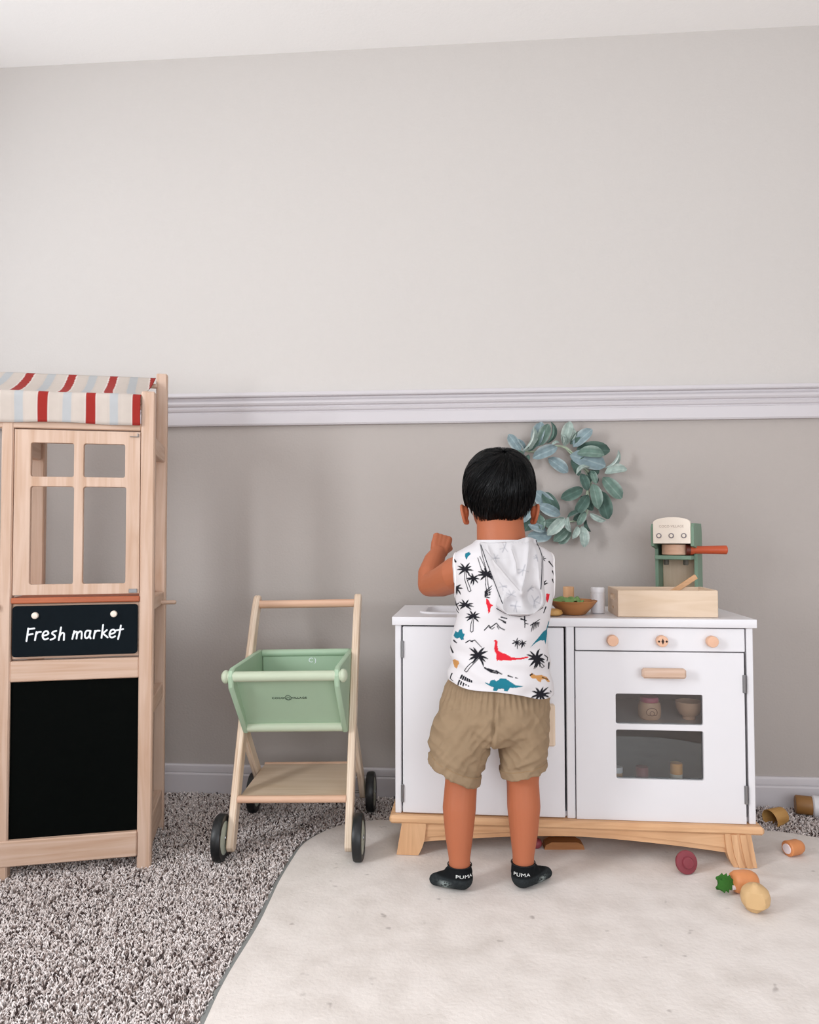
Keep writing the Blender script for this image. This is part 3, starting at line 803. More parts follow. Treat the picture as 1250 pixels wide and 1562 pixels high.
def body():
    mb = MB()
    V = Vector
    # skull, jaw, neck
    mb.ell((.0715, -.487, .838), (.0715, .083, .080), 36, 22)
    mb.ell((.0715, -.455, .790), (.0560, .058, .056), 30, 18)
    mb.ell((.0715, -.418, .760), (.026, .022, .020), 18, 10)           # chin
    for sx in (-1, 1):
        mb.ell((.0715 + sx * .031, -.430, .787), (.025, .019, .024), 18, 10)   # cheeks
    mb.ell((.0715, -.3935, .798), (.0095, .011, .010), 14, 10); mb.tube([(.0715, -.402, .822), (.0715, -.398, .800)], [.006, .009], 10, True)   # nose
    mb.ell((.0715, -.4005, .7765), (.0155, .008, .0042), 14, 8); mb.ell((.0715, -.4015, .7705), (.013, .008, .0044), 14, 8)                      # lips
    for sx in (-1, 1):                                                    # ears: a cupped shell turned outwards
        c = V((.0725 + sx * .0715, -.487, .783))
        for k in range(21):
            a = -2.3 + 4.7 * k / 20; up = .0185 * math.sin(a); fl = (up + .0185) / .037
            mb.ell(c + V((sx * (.0020 + .0078 * fl + .0020 * math.cos(a)), -.0100 * math.cos(a) - .0045, up)), (.0042, .0042, .0042), 8, 6)
        mb.ell(c + V((sx * .0015, -.002, .003)), (.0075, .0105, .0155), 14, 10)
        mb.ell(c + V((sx * -.0015, .000, -.0165)), (.0055, .0065, .0065), 10, 8)
    mb.tube([(.078, -.515, .672), (.0755, -.508, .715), (.0730, -.500, .760), (.0725, -.49, .80)], [.060, .0525, .0500, .0490], 56, True)
    # trunk
    mb.ell((.078, -.512, .640), (.094, .062, .075), 30, 16); mb.ell((.073, -.512, .545), (.088, .066, .100), 30, 16); mb.ell((.060, -.520, .435), (.095, .072, .090), 30, 16)
    # left arm, raised; right arm reaching to the countertop
    mb.tube([(.005, -.505, .662), (-.022, -.480, .653), (-.056, -.430, .634), (-.0815, -.395, .626)], [.038, .0385, .0335, .0285], 20, True)
    mb.tube([(-.0830, -.395, .6255), (-.0830, -.378, .650), (-.0740, -.352, .680), (-.0660, -.338, .6960)], [.0280, .0285, .0245, .0190], 20, True)
    hand(mb, V((-.0640, -.336, .699)), V((.20, .30, .75)), V((.25, .9, -.3)), V((1, .1, -.2)), 1.0, 1.04)
    mb.tube([(.140, -.500, .655), (.146, -.470, .645), (.146, -.425, .618), (.142, -.390, .606)], [.036, .035, .032, .0265], 20, True)
    mb.tube([(.142, -.390, .606), (.138, -.350, .606), (.130, -.300, .604)], [.0265, .0255, .0190], 20, True)
    hand(mb, V((.130, -.296, .604)), V((-.45, .8, -.05)), V((0, .2, -1)), V((-.8, -.5, 0)), .75)
    # legs
    mb.tube([(.012, -.530, .380), (-.004, -.532, .300), (-.0125, -.535, .225), (-.0165, -.543, .175), (-.0170, -.550, .125), (-.0165, -.556, .080), (-.0160, -.558, .050)],
            [.058, .047, .0335, .0345, .0290, .0222, .0215], 24, True)
    mb.tube([(.106, -.522, .380), (.112, -.520, .300), (.1155, -.520, .225), (.1170, -.525, .175), (.1165, -.530, .125), (.1145, -.536, .080), (.1140, -.538, .050)],
            [.058, .047, .0335, .0345, .0290, .0222, .0215], 24, True)
    # feet (inside the socks)
    for (hx, hy, tx, ty) in ((-.012, -.562, -.052, -.546), (.112, -.545, .146, -.514)):
        mb.tube([(hx, hy, .041), ((hx + tx) / 2, (hy + ty) / 2, .036), (tx, ty, .031)], [.0175, .0145, .008], 16, True)
        for k in range(5):
            d = V((tx - hx, ty - hy, 0)).normalized(); s = V((-d.y, d.x, 0))
            b = V((tx, ty, .029)) + s * (k - 2) * .0058
            mb.tube([b - d * .006, b + d * (.005 - abs(k - 1.5) * .001)], .0036, 8, True)
    mb.v = [tuple(Vector(p) - BO) for p in mb.v]
    me = remesh(mb, 'body', 0.0020, 4, 0.5)
    v = verts_np(me) + np.array(BO)
    base = np.array(srgb(172, 100, 68))
    c = np.tile(base, (len(v), 1))
    ear = np.exp(-(((np.abs(v[:, 0] - .0725) - .074) / .006) ** 2 + ((v[:, 2] - .783) / .02) ** 2))[:, None]
    c[:, :3] *= 1 - ear * np.array([0.04, .22, .28])
    lip = np.exp(-(((v[:, 0] - .0715) / .014) ** 4 + ((v[:, 2] - .7735) / .007) ** 2 + ((v[:, 1] + .395) / .012) ** 2))[:, None]
    c[:, :3] = c[:, :3] * (1 - lip) + np.array(srgb(188, 92, 84))[:3] * lip
    set_col(me, c)
    return link('body', me, attr_mat('skin', 0.55, 0.05, 500, 0.12, 0.35), boy, 180)
BODY = body()
# face: eyes and brows
for sx in (-1, 1):
    e = MB().ell((.0115 + sx * .0250, .1115, .8120), (.0095, .0095, .0078), 20, 12).build('eye', plain('eye_white', srgb(238, 234, 230), 0.2, 0.01), boy, 60)
    MB().ell((.0115 + sx * .0250, .1182, .8120), (.0052, .0040, .0052), 16, 10).build('iris', plain('dark_iris', srgb(38, 24, 18), 0.15, 0.05), e, 60)
    MB().tube([(.0115 + sx * .014, .121, .8265), (.0115 + sx * .026, .1205, .8300), (.0115 + sx * .037, .114, .8270)], [.0015, .0020, .0010], 8, True).build('eyebrow', plain('black_brow', srgb(24, 20, 19), 0.7), boy, 60)

# hair: a thick cap growing from the crown, ridged along the strands
def hair():
    C = np.array([.0715, -.489, .836]); RAD3 = np.array([.0765, .0895, .0880])
    pole = np.array([.10, -.60, .79]); pole /= np.linalg.norm(pole)
    e1 = np.cross(pole, [1, 0, 0]); e1 /= np.linalg.norm(e1); e2 = np.cross(pole, e1)
    def zlim(az):   # az: 0 back, pi front
        a = abs(az)
        return float(np.interp(a, [0, .55, .95, 1.22, 1.50, 1.72, 1.95, 2.3, 3.15], [.7565, .7610, .7745, .7930, .8060, .800, .795, .862, .880]))
    def surf(d):
        q = d / np.abs(d / RAD3).__pow__(2.35).sum() ** (1 / 2.35)
        # flatten the nape slightly
        if q[2] < 0: q = q * np.array([1 - .20 * (q[2] / -.08) ** 2, 1 - .18 * (q[2] / -.08) ** 2, 1])
        return C + q
    nth, nt_ = 300, 70
    def dirv(th, ph): return pole * math.cos(ph) + (e1 * math.cos(th) + e2 * math.sin(th)) * math.sin(ph)
    lims = []
    for i in range(nth):
        th = 2 * math.pi * i / nth
        ph = 0.15
        while ph < 2.9:
            p = surf(dirv(th, ph)); r = p - C
            if p[2] < zlim(math.atan2(r[0], -r[1])): break
            ph += .012
        lims.append(ph)
    lims = np.array(lims); lims = (np.roll(lims, 1) + lims * 2 + np.roll(lims, -1)) / 4
    vs = []
    for k in range(nt_ + 1):
        t = k / nt_
        for i in range(nth):
            th = 2 * math.pi * i / nth
            jag = .018 * noise.noise((th * 17, 0, 4)) + .012 * noise.noise((th * 45, 2, 4))
            ph = .012 + (lims[i] * (1 + jag) - .012) * t
            thw = th + .5 * (1 - t) ** 3          # whorl at the crown
            d = dirv(thw, ph); p = surf(d)
            rid = .0018 * noise.noise((math.cos(th) * 13, math.sin(th) * 13, t * 1.4)) + .0011 * noise.noise((math.cos(th) * 34, math.sin(th) * 34, t * 2.2))
            dip = -.004 * math.exp(-(ph / .16) ** 2)
            edge = -.0045 * max(0, (t - .9) / .1) ** 2
            lock = .0022 * noise.noise((th * 3.1, t * 3, 8))
            vs.append(tuple(p + d * (rid + dip + edge + lock * min(1, t * 3)) - np.array(BO)))
    fs = [(k * nth + i, k * nth + (i + 1) % nth, (k + 1) * nth + (i + 1) % nth, (k + 1) * nth + i) for k in range(nt_) for i in range(nth)]
    fs.append(tuple(range(nth))[::-1])
    # inner lip
    o = len(vs); last = np.array(vs[-nth:]); cc = C - np.array(BO)
    for sc in (.955, .90):
        q = cc + (last - cc) * sc
        vs += [tuple(p) for p in q]
    for r in range(2):
        a = o - nth + r * nth
        fs += [(a + i, a + (i + 1) % nth, a + nth + (i + 1) % nth, a + nth + i) for i in range(nth)]
    m, nt, p = new_mat('black_hair')
    p.inputs['Base Color'].default_value = srgb(5, 5, 6); p.inputs['Roughness'].default_value = 0.33
    p.inputs['Specular IOR Level'].default_value = 0.2; p.inputs['Anisotropic'].default_value = 0.6
    mb = MB(); mb.v = vs; mb.f = fs
    h = mb.build('hair', m, boy, 180)
    # loose strands lying on the cap
    sb = MB(); r_ = np.random.default_rng(3)
    for _ in range(1500):
        th = r_.uniform(0, 2 * math.pi); t0 = r_.uniform(.02, .75); t1 = min(1.015, t0 + r_.uniform(.2, .5)); i = int(th / (2 * math.pi) * nth) % nth
        w = r_.uniform(-.05, .05); pts = []
        for k in range(6):
            t = t0 + (t1 - t0) * k / 5
            ph = .012 + (lims[i] - .012) * t
            d = dirv(th + w * k / 5 + .5 * (1 - t) ** 3, ph); p = surf(d)
            pts.append(tuple(p + d * (.0016 + .0012 * math.sin(k * .8 + th * 9)) - np.array(BO)))
        sb.tube(pts, [.0005, .0008, .0008, .0008, .0007, .0003], 3)
    so = sb.build('loose_strands', m, h, 180, fix=False); so['kind'] = 'stuff'
hair()

# hooded tank top; print is dye on the cloth, held in a colour layer
SEC = [  # z, centre x, half width, half depth, centre y
 (.400, .068, .109, .089, -.521), (.424, .069, .1065, .088, -.521), (.444, .0675, .1065, .086, -.520), (.485, .068, .1050, .080, -.517), (.506, .069, .1025, .077, -.516), (.540, .0735, .0990, .076, -.515),
 (.568, .0775, .0985, .076, -.514), (.616, .0800, .1035, .074, -.513), (.650, .0795, .1070, .072, -.512), (.672, .0790, .1075, .069, -.511), (.690, .0785, .1060, .064, -.510),
 (.702, .0785, .0985, .059, -.509), (.711, .0800, .0840, .056, -.508), (.720, .0785, .0660, .055, -.507), (.728, .0780, .0565, .0545, -.506)]
SA = np.array(SEC)
def sec(z): return [float(np.interp(z, SA[:, 0], SA[:, k])) for k in range(1, 5)]
def back_y(x, z):
    cx, hw, hd, cy = sec(z); u = max(-.985, min(.985, (x - cx) / hw))
    return cy - hd * (1 - abs(u) ** 2.4) ** (1 / 2.4)
ZX = lambda X, Y: (.076 + (X - 712) * .000279, .574 - (Y - 721) * .000279)   # cloth design units -> metres on the back
BLACK, RED, TEAL, ORNG, GREY = [np.array(srgb(*c)[:3]) for c in ((28, 27, 34), (206, 38, 52), (30, 112, 130), (196, 142, 84), (150, 150, 158))]
def motifs():
    out = []   # (kind, pts, width, colour)
    r_ = random.Random(11)
    def stroke(pts, w0, w1, col=BLACK): out.append(('s', pts, w0 * 1.35, w1 * 1.35, col))
    def poly(pts, col): out.append(('p', pts, 0, 0, col))
    def frond(x, y, a, L, w, col=BLACK, droop=.5):
        pts = []
        for k in range(6):
            t = k / 5
            aa = a + droop * t * (1 if math.cos(a) > 0 else -1)
            pts.append((x + math.cos(a) * L * t * .55 + math.cos(aa) * L * t * .45, y + math.sin(a) * L * t * .55 + math.sin(aa) * L * t * .45))
        stroke(pts, w * 1.1, w * .5, col); stroke(pts[1:5], w * 1.9, w * 1.2, col)
    def palm(x, y, s, trunk=None, n=8, col=BLACK, a0=-3.6, a1=.5):
        for k in range(n):
            frond(x, y, a0 + (a1 - a0) * k / (n - 1) + r_.uniform(-.12, .12), s * r_.uniform(.8, 1.05), s * .098, col)
        if trunk:
            tx, ty = trunk; dx = s * .17
            for e in (-1, 1):
                stroke([(x + e * dx * .45, y + s * .15), ((x * .55 + tx * .45) + e * dx * .8 - s * .08, y * .5 + ty * .5), (tx + e * dx, ty)], 3.6, 3.6, col)
            stroke([(tx - dx, ty), (tx, ty + 8), (tx + dx, ty)], 3.6, 3.6, col)
    palm(430, 390, 62, (462, 540)); palm(492, 450, 50, None, 9, BLACK, -3.1, 3.0); palm(585, 425, 66, (600, 560), 9)
    stroke([(545, 195), (560, 290), (590, 400)], 3.5, 3.5); stroke([(525, 300), (565, 430)], 3.5, 3.5); stroke([(540, 290), (600, 420)], 3.5, 3.5)
    for k in range(5): stroke([(575, 545 + k * 9), (625 - k * 4, 500 + k * 22)], 8, 3)
    palm(365, 530, 55, None, 9, BLACK, -3.4, 3.0); stroke([(355, 560), (345, 610)], 12, 5)
    palm(435, 650, 56, None, 8); palm(485, 730, 58, (480, 830), 8); stroke([(352, 625), (385, 690)], 10, 5); stroke([(382, 640), (350, 672)], 6, 3); stroke([(362, 690), (380, 712)], 7, 4)
    palm(520, 1005, 78, (428, 1115), 10, BLACK, -3.9, 1.0)
    palm(940, 1025, 74, (985, 1085), 11, BLACK, -4.1, 1.6)
    for k in range(6): stroke([(390 + k * 17, 1215 - (k % 2) * 6), (400 + k * 14, 1150 + k * 6)], 6, 9)
    stroke([(332, 1150), (330, 1185), (352, 1195)], 6, 3)
    palm(960, 1275, 66, None, 9, BLACK, -3.7, .9); stroke([(960, 1280), (955, 1325)], 8, 10)
    palm(800, 905, 34, None, 9, BLACK, -3.1, 3.0); palm(845, 912, 30, None, 9, BLACK, -3.1, 3.0); stroke([(800, 905), (805, 950)], 3, 3); stroke([(845, 912), (835, 945)], 3, 3)
    stroke([(568, 820), (600, 785), (612, 800), (655, 768), (680, 800), (712, 816)], 5, 5); stroke([(600, 800), (622, 812), (640, 798)], 4, 3); stroke([(660, 790), (672, 812)], 5, 3)
    stroke([(440, 915), (470, 895), (490, 905)], 5, 4); stroke([(478, 903), (505, 892), (550, 940)], 6, 3)
    stroke([(690, 725), (730, 735)], 7, 5); stroke([(672, 738), (720, 760)], 4, 7); stroke([(705, 755), (722, 768)], 10, 6)
    stroke([(830, 690), (850, 712)], 8, 4); stroke([(870, 690), (902, 705)], 9, 4); stroke([(860, 720), (862, 800)], 7, 4); stroke([(835, 738), (872, 750)], 9, 4); stroke([(862, 770), (885, 775)], 5, 4)
    for k in range(5): stroke([(925 + k * 11, 770), (912 + k * 14, 830 - k * 8)], 7, 3)
    stroke([(905, 785), (975, 745)], 6, 3)
    stroke([(565, 1085), (610, 1110), (660, 1120)], 8, 6); stroke([(590, 1095), (640, 1105)], 12, 6); stroke([(650, 1105), (690, 1125)], 9, 4); stroke([(735, 1135), (765, 1145)], 7, 4); stroke([(785, 1148), (800, 1152)], 4, 3)
    stroke([(1010, 1010), (1030, 1030), (1018, 1050)], 6, 5); stroke([(1035, 1070), (1040, 1110)], 10, 8)
    for q in (((1050, 235), (1072, 258)), ((1050, 330), (1082, 368)), ((1075, 400), (1090, 440)), ((1070, 460), (1078, 485))): stroke(list(q), 8, 4)
    stroke([(310, 940), (318, 970), (335, 1000)], 6, 9); stroke([(355, 915), (372, 925)], 10, 6); stroke([(355, 322), (365, 332)], 12, 8)
    palm(1000, 310, 30, None, 6); palm(990, 500, 52, None, 7, BLACK, -4.2, -.6); stroke([(1020, 660), (1005, 700)], 8, 5); stroke([(1028, 1262), (1036, 1272)], 5, 4)
    # long-necked animals, horned animal, small silhouettes
    poly([(638, 890), (652, 884), (664, 900), (662, 930), (668, 960), (690, 975), (720, 985), (760, 1008), (820, 1012), (880, 1004), (884, 1014), (830, 1022), (770, 1026), (740, 1030), (700, 1026), (690, 1034), (670, 1028), (655, 1034), (652, 1010), (655, 990), (640, 962), (640, 930), (645, 905)], RED)
    poly([(580, 590), (598, 600), (612, 630), (634, 640), (615, 655), (610, 690), (598, 700), (592, 660), (582, 630)], RED)
    poly([(1020, 560), (1050, 565), (1045, 600), (1030, 630), (1018, 600)], RED)
    poly([(908, 946), (940, 905), (985, 865), (1015, 840), (1042, 830), (1045, 790), (1052, 764), (1062, 790), (1058, 850), (1040, 890), (1025, 935), (1018, 905), (985, 900), (950, 912)], TEAL)
    poly([(570, 1180), (600, 1190), (612, 1165), (635, 1160), (650, 1170), (680, 1152), (715, 1152), (745, 1172), (780, 1196), (836, 1206), (780, 1214), (742, 1214), (728, 1240), (705, 1238), (700, 1222), (665, 1224), (650, 1240), (625, 1236), (632, 1215), (605, 1205), (575, 1190)], TEAL)
    poly([(352, 880), (365, 845), (385, 850), (395, 828), (412, 824), (420, 850), (436, 856), (425, 878), (428, 895), (408, 900), (396, 885), (378, 895), (360, 892)], TEAL)
    poly([(432, 270), (462, 256), (475, 272), (455, 290), (442, 315), (432, 295)], TEAL)
    poly([(322, 1062), (345, 1046), (375, 1052), (380, 1070), (362, 1085), (350, 1112), (330, 1105), (320, 1085)], ORNG)
    poly([(890, 1140), (905, 1120), (940, 1142), (980, 1142), (1020, 1165), (1032, 1200), (1012, 1196), (1000, 1175), (975, 1172), (965, 1190), (945, 1180), (935, 1162), (905, 1158)], ORNG)
    stroke([(895, 1135), (915, 1128)], 8, 5); stroke([(985, 1160), (1020, 1180)], 4, 4)
    return out
MOT = motifs()
def paint(vx, vz, base, mirror=False):
    """dye colours at cloth points"""
    X = (vx - .076) / .000279 + 712; Y = (.574 - vz) / .000279 + 721
    if mirror: X = 1424 - X + 37
    col = np.tile(base, (len(X), 1)).astype(float)
    for kind, pts, w0, w1, c in MOT:
        P = np.array(pts, float); pad = max(w0, w1) + 3
        m = (X > P[:, 0].min() - pad) & (X < P[:, 0].max() + pad) & (Y > P[:, 1].min() - pad) & (Y < P[:, 1].max() + pad)
        idx = np.nonzero(m)[0]
        if not len(idx): continue
        x, y = X[idx], Y[idx]
        if kind == 's':
            best = np.zeros(len(idx)); n = len(P) - 1
            for i in range(n):
                a, b = P[i], P[i + 1]; d = b - a; L2 = max(d @ d, 1e-6)
                t = np.clip(((x - a[0]) * d[0] + (y - a[1]) * d[1]) / L2, 0, 1)
                dist = np.hypot(x - a[0] - t * d[0], y - a[1] - t * d[1])
                g = (i + t) / n; w = (w0 + (w1 - w0) * g) / 2 + .6
                best = np.maximum(best, np.clip((w - dist) / 2.2 + .5, 0, 1))
            al = best
        else:
            ins = np.zeros(len(idx), bool); j = len(P) - 1
            for i in range(len(P)):
                xi, yi = P[i]; xj, yj = P[j]
                ins ^= ((yi > y) != (yj > y)) & (x < (xj - xi) * (y - yi) / (yj - yi + 1e-9) + xi); j = i
            al = ins.astype(float)
        col[idx] = col[idx] * (1 - al[:, None]) + c * al[:, None]
    return col
WHITE = np.array(srgb(212, 208, 210)[:3])
def wrinkle(x, z, th):
    k = max(0, min(1, (.60 - z) / .12))
    w = .0062 * k * noise.noise((x * 9 + 3, z * 30 + x * 12, .5)) + .0034 * noise.noise((x * 16, z * 22 - x * 14, 2.2))
    w += .0034 * k * math.sin(z * 150 + x * 38 + 1.5 * math.sin(x * 26)) * (0.5 + .5 * noise.noise((x * 14, z * 14, 7)))
    return w
def shirt():
    nu, nv = 640, 300
    th = np.linspace(0, 2 * np.pi, nu, endpoint=False)          # 0 = centre back, grows to +x
    c_, s_ = np.cos(th), np.sin(th); e = 2 / 2.4
    ux = np.sign(s_) * np.abs(s_) ** e; uy = -np.sign(c_) * np.abs(c_) ** e
    vs = np.zeros((nv, nu, 3)); flatx = np.zeros((nv, nu)); flatz = np.zeros((nv, nu))
    for i in range(nv):
        v = i / (nv - 1)
        # hem at the bottom follows a tilted line
        z0 = .424 + (.728 - .424) * v
        for j in range(nu):
            cx, hw, hd, cy = sec(z0)
            x = cx + hw * ux[j]
            z = z0 - .135 * (x - .068) * max(0, 1 - v * 3) ** 1.5 + .0025 * math.sin(th[j] * 5 + 1) * max(0, 1 - v * 6)
            y = cy + hd * uy[j]
            w = wrinkle(x, z, th[j]) * (1 if v < .75 else max(0, (1 - v) * 4))
            # cloth stands off a little at the lower edge
            w += .003 * max(0, 1 - v * 8)
            vs[i, j] = (cx + (hw + w) * ux[j], cy + (hd + w) * uy[j], z); flatx[i, j] = x; flatz[i, j] = z
    V = vs.reshape(-1, 3)
    back = np.tile(uy < 0.02, nv)
    col = np.empty((len(V), 3))
    col[back] = paint(flatx.ravel()[back], flatz.ravel()[back], WHITE)
    col[~back] = paint(flatx.ravel()[~back], flatz.ravel()[~back], WHITE, True)
    # inner hem lip and collar lip
    lip = vs[0].copy(); c0 = lip.mean(0); extra = []
    for sc, dz in ((.975, .0008), (.965, .014)):
        q = c0 + (lip - c0) * np.array([sc, sc, 1]); q[:, 2] += dz; extra.append(q)
    F = [(i * nu + j, i * nu + (j + 1) % nu, (i + 1) * nu + (j + 1) % nu, (i + 1) * nu + j) for i in range(nv - 1) for j in range(nu)]
    b = nv * nu
    F += [(j, b + j, b + (j + 1) % nu, (j + 1) % nu) for j in range(nu)]
    F += [(b + j, b + nu + j, b + nu + (j + 1) % nu, b + (j + 1) % nu) for j in range(nu)]
    V = np.vstack([V] + extra) - np.array(BO); col = np.vstack([col, np.tile(WHITE, (2 * nu, 1))])
    me = bpy.data.meshes.new('tank_top'); me.from_pydata([tuple(p) for p in V], [], F)
    set_col(me, np.c_[col, np.ones(len(col))])
    o = link('tank_top', me, attr_mat('printed_jersey', 0.9, 0.12, 700, 0, 0.2), boy, 180)
    tag(o, 'white tank top printed with black palms and coloured dinosaurs')
    # armhole bindings
    bvs = BVHTree.FromPolygons([Vector(p) for p in V], F)
    for sx, (cx, cy, cz), (ry, rz), tilt in ((-1, (-.026, -.500, .652), (.044, .047), .25), (1, (.183, -.500, .652), (.044, .047), -.25)):
        pts = []
        for k in range(40):
            a = 2 * math.pi * k / 40
            dz = rz * math.sin(a); dy = ry * math.cos(a)
            pts.append((cx - sx * (abs(dz) / rz) ** 2 * .004 + .03 * dz * -sx, cy + dy, cz + dz))
        pts = [(lambda h, q: h[0] + h[1] * .0006 if h[0] is not None else q)(bvs.find_nearest(Vector(p) - BO), Vector(p) - BO) + BO for p in pts]
        bm_ = MB().tube(pts, .0020, 8, closed=True)
        bm_.v = [tuple(Vector(p) - BO) for p in bm_.v]
        bm_.build('armhole_binding', plain('white_binding_%d' % (sx > 0), srgb(236, 232, 232), 0.9, 0.02), o, 60)
    return o
TOP = shirt()
def hood():
    L = [(185, 545), (290, 572), (430, 628), (560, 672), (640, 655), (665, 668), (690, 705), (712, 770), (722, 815)]
    Rr = [(150, 965), (185, 975), (290, 1006), (450, 1004), (600, 1020), (640, 1012), (665, 985), (690, 935), (712, 870), (722, 825)]
    ly, lx = zip(*L); ry, rx = zip(*Rr)
    nv, nu = 110, 110; V = []; C = []; XY = []
    def dl(p, line):
        best = 1e9
        for i in range(len(line) - 1):
            a = np.array(line[i]); b = np.array(line[i + 1]); d = b - a; t = np.clip(((p - a) @ d) / (d @ d), 0, 1)
            best = min(best, np.linalg.norm(p - a - t * d))
        return best
    vl = [(578, 232), (650, 330), (740, 440), (835, 545)]; vr = [(905, 170), (880, 330), (850, 450), (835, 545)]
    mid = [(770, 230), (800, 330), (805, 400)]
    rim = [(652, 655), (720, 692), (820, 706), (920, 690), (1005, 645)]
    edgeL = [(545, 190), (590, 340), (650, 500), (700, 640)]; edgeR = [(968, 165), (1000, 290), (990, 450), (1000, 600)]
    for i in range(nv):
        Y = 172 + (722 - 172) * i / (nv - 1)
        a = np.interp(Y, ly, lx); b = np.interp(Y, ry, rx)
        for j in range(nu):
            u = j / (nu - 1); X = a + (b - a) * u; p = np.array((X, Y + max(0, 1 - i / 26) * float(np.interp(u, [0, .2, .4, .55, .68, .80, .88, 1], [12, 20, 14, 8, -8, -24, -22, -4]))))
            edge = min(1, min(u, 1 - u) * 9, (nv - 1 - i) / 7)
            g = lambda ln, am, w: am * math.exp(-(dl(p, ln) / w) ** 2)
            h = .009 + g(vl, .0075, 26) + g(vr, .0065, 24) + g(mid, .0035, 18) + g(rim, .026, 26) + g(edgeL, .006, 22) + g(edgeR, .007, 26)
            h += .018 * math.exp(-((X - 820) / 130) ** 2 - ((p[1] - 640) / 120) ** 2)
            h -= .030 * math.exp(-((X - 920) / 60) ** 2 - ((p[1] - 590) / 70) ** 2)
            h -= .018 * math.exp(-((X - 770) / 55) ** 2 - ((p[1] - 620) / 45) ** 2)
            h += .0018 * noise.noise((X * .02, p[1] * .012, 3))
            h = max(.001, h) * edge + .0006
            x, z = ZX(p[0], p[1])
            if z > .7225:   # folds over at the neck
                zz = .7225; yb = back_y(x, zz) + (z - .7225) * .2
                V.append((x, yb - h * .8, z))
            else: V.append((x, back_y(x, z) - h, z))
            XY.append((X, p[1]))
    V = np.array(V)
    # the inside of the hood shows the print faintly from the wrong side
    col = np.tile(np.array(srgb(200, 197, 199)[:3]), (len(V), 1))
    r_ = np.random.default_rng(5)
    XYa = np.array(XY)
    for (cx, cy, s) in ((850, 385, 40), (700, 500, 30), (760, 560, 36), (930, 610, 44), (650, 300, 30), (720, 225, 36), (790, 640, 34), (900, 520, 26), (955, 300, 24)):
        for k in range(7):
            an = r_.uniform(0, 6.28); q = np.array([cx + math.cos(an) * s, cy + math.sin(an) * s]); d = q - (cx, cy)
            t = np.clip(((XYa - (cx, cy)) @ d) / (d @ d), 0, 1); ds = np.linalg.norm(XYa - (cx, cy) - t[:, None] * d, axis=1)
            al = np.clip((5 - ds) / 3, 0, 1)[:, None] * .5
            col = col * (1 - al) + GREY * al
    F = [(i * nu + j, i * nu + j + 1, (i + 1) * nu + j + 1, (i + 1) * nu + j) for i in range(nv - 1) for j in range(nu - 1)]
    me = bpy.data.meshes.new('hood'); me.from_pydata([tuple(p) for p in V - np.array(BO)], [], F)
    bm = bmesh.new(); bm.from_mesh(me); bmesh.ops.recalc_face_normals(bm, faces=bm.faces); bm.to_mesh(me); bm.free()
    set_col(me, np.c_[col, np.ones(len(col))])
    o = link('hood', me, attr_mat('hood_jersey', 0.9, 0.12, 700, 0, 0.2), boy, 180)
    sd = o.modifiers.new('thickness', 'SOLIDIFY'); sd.thickness = 0.0012; sd.offset = -1
    tag(o, 'white hood hanging open on the back with dark seams')
    bv = BVHTree.FromPolygons([Vector(p) for p in V], F)
    def seam(line, w, mat, lift=.0004):
        pts = []
        for i in range(len(line) - 1):
            for k in range(8):
                X = line[i][0] + (line[i + 1][0] - line[i][0]) * k / 8; Y = line[i][1] + (line[i + 1][1] - line[i][1]) * k / 8
                x, z = ZX(X, Y); hit = bv.ray_cast(Vector((x, -1.2, z)), Vector((0, 1, 0)))
                y = hit[0].y if hit[0] is not None else back_y(x, min(z, .72)) - .001
                pts.append(Vector((x, y - lift, z)) - BO)
        MB().tube(pts, w, 6).build('seam', mat, o, 60)
    dk = plain('dark_seam', srgb(60, 60, 66), 0.9); gr = plain('grey_seam', srgb(176, 172, 174), 0.9)
    seam([(550, 205), (590, 330), (650, 490), (704, 640)], .0010, dk)
    seam([(580, 236), (650, 330), (740, 440), (828, 540)], .0009, gr)
    seam([(905, 172), (882, 330), (858, 450), (830, 540)], .0007, gr)
    seam([(966, 172), (995, 290), (985, 430), (975, 540)], .0012, dk)
    seam([(655, 662), (720, 697), (820, 712), (920, 697), (1008, 655)], .0009, dk)
    seam([(770, 235), (798, 330), (806, 420)], .0006, gr)
hood()

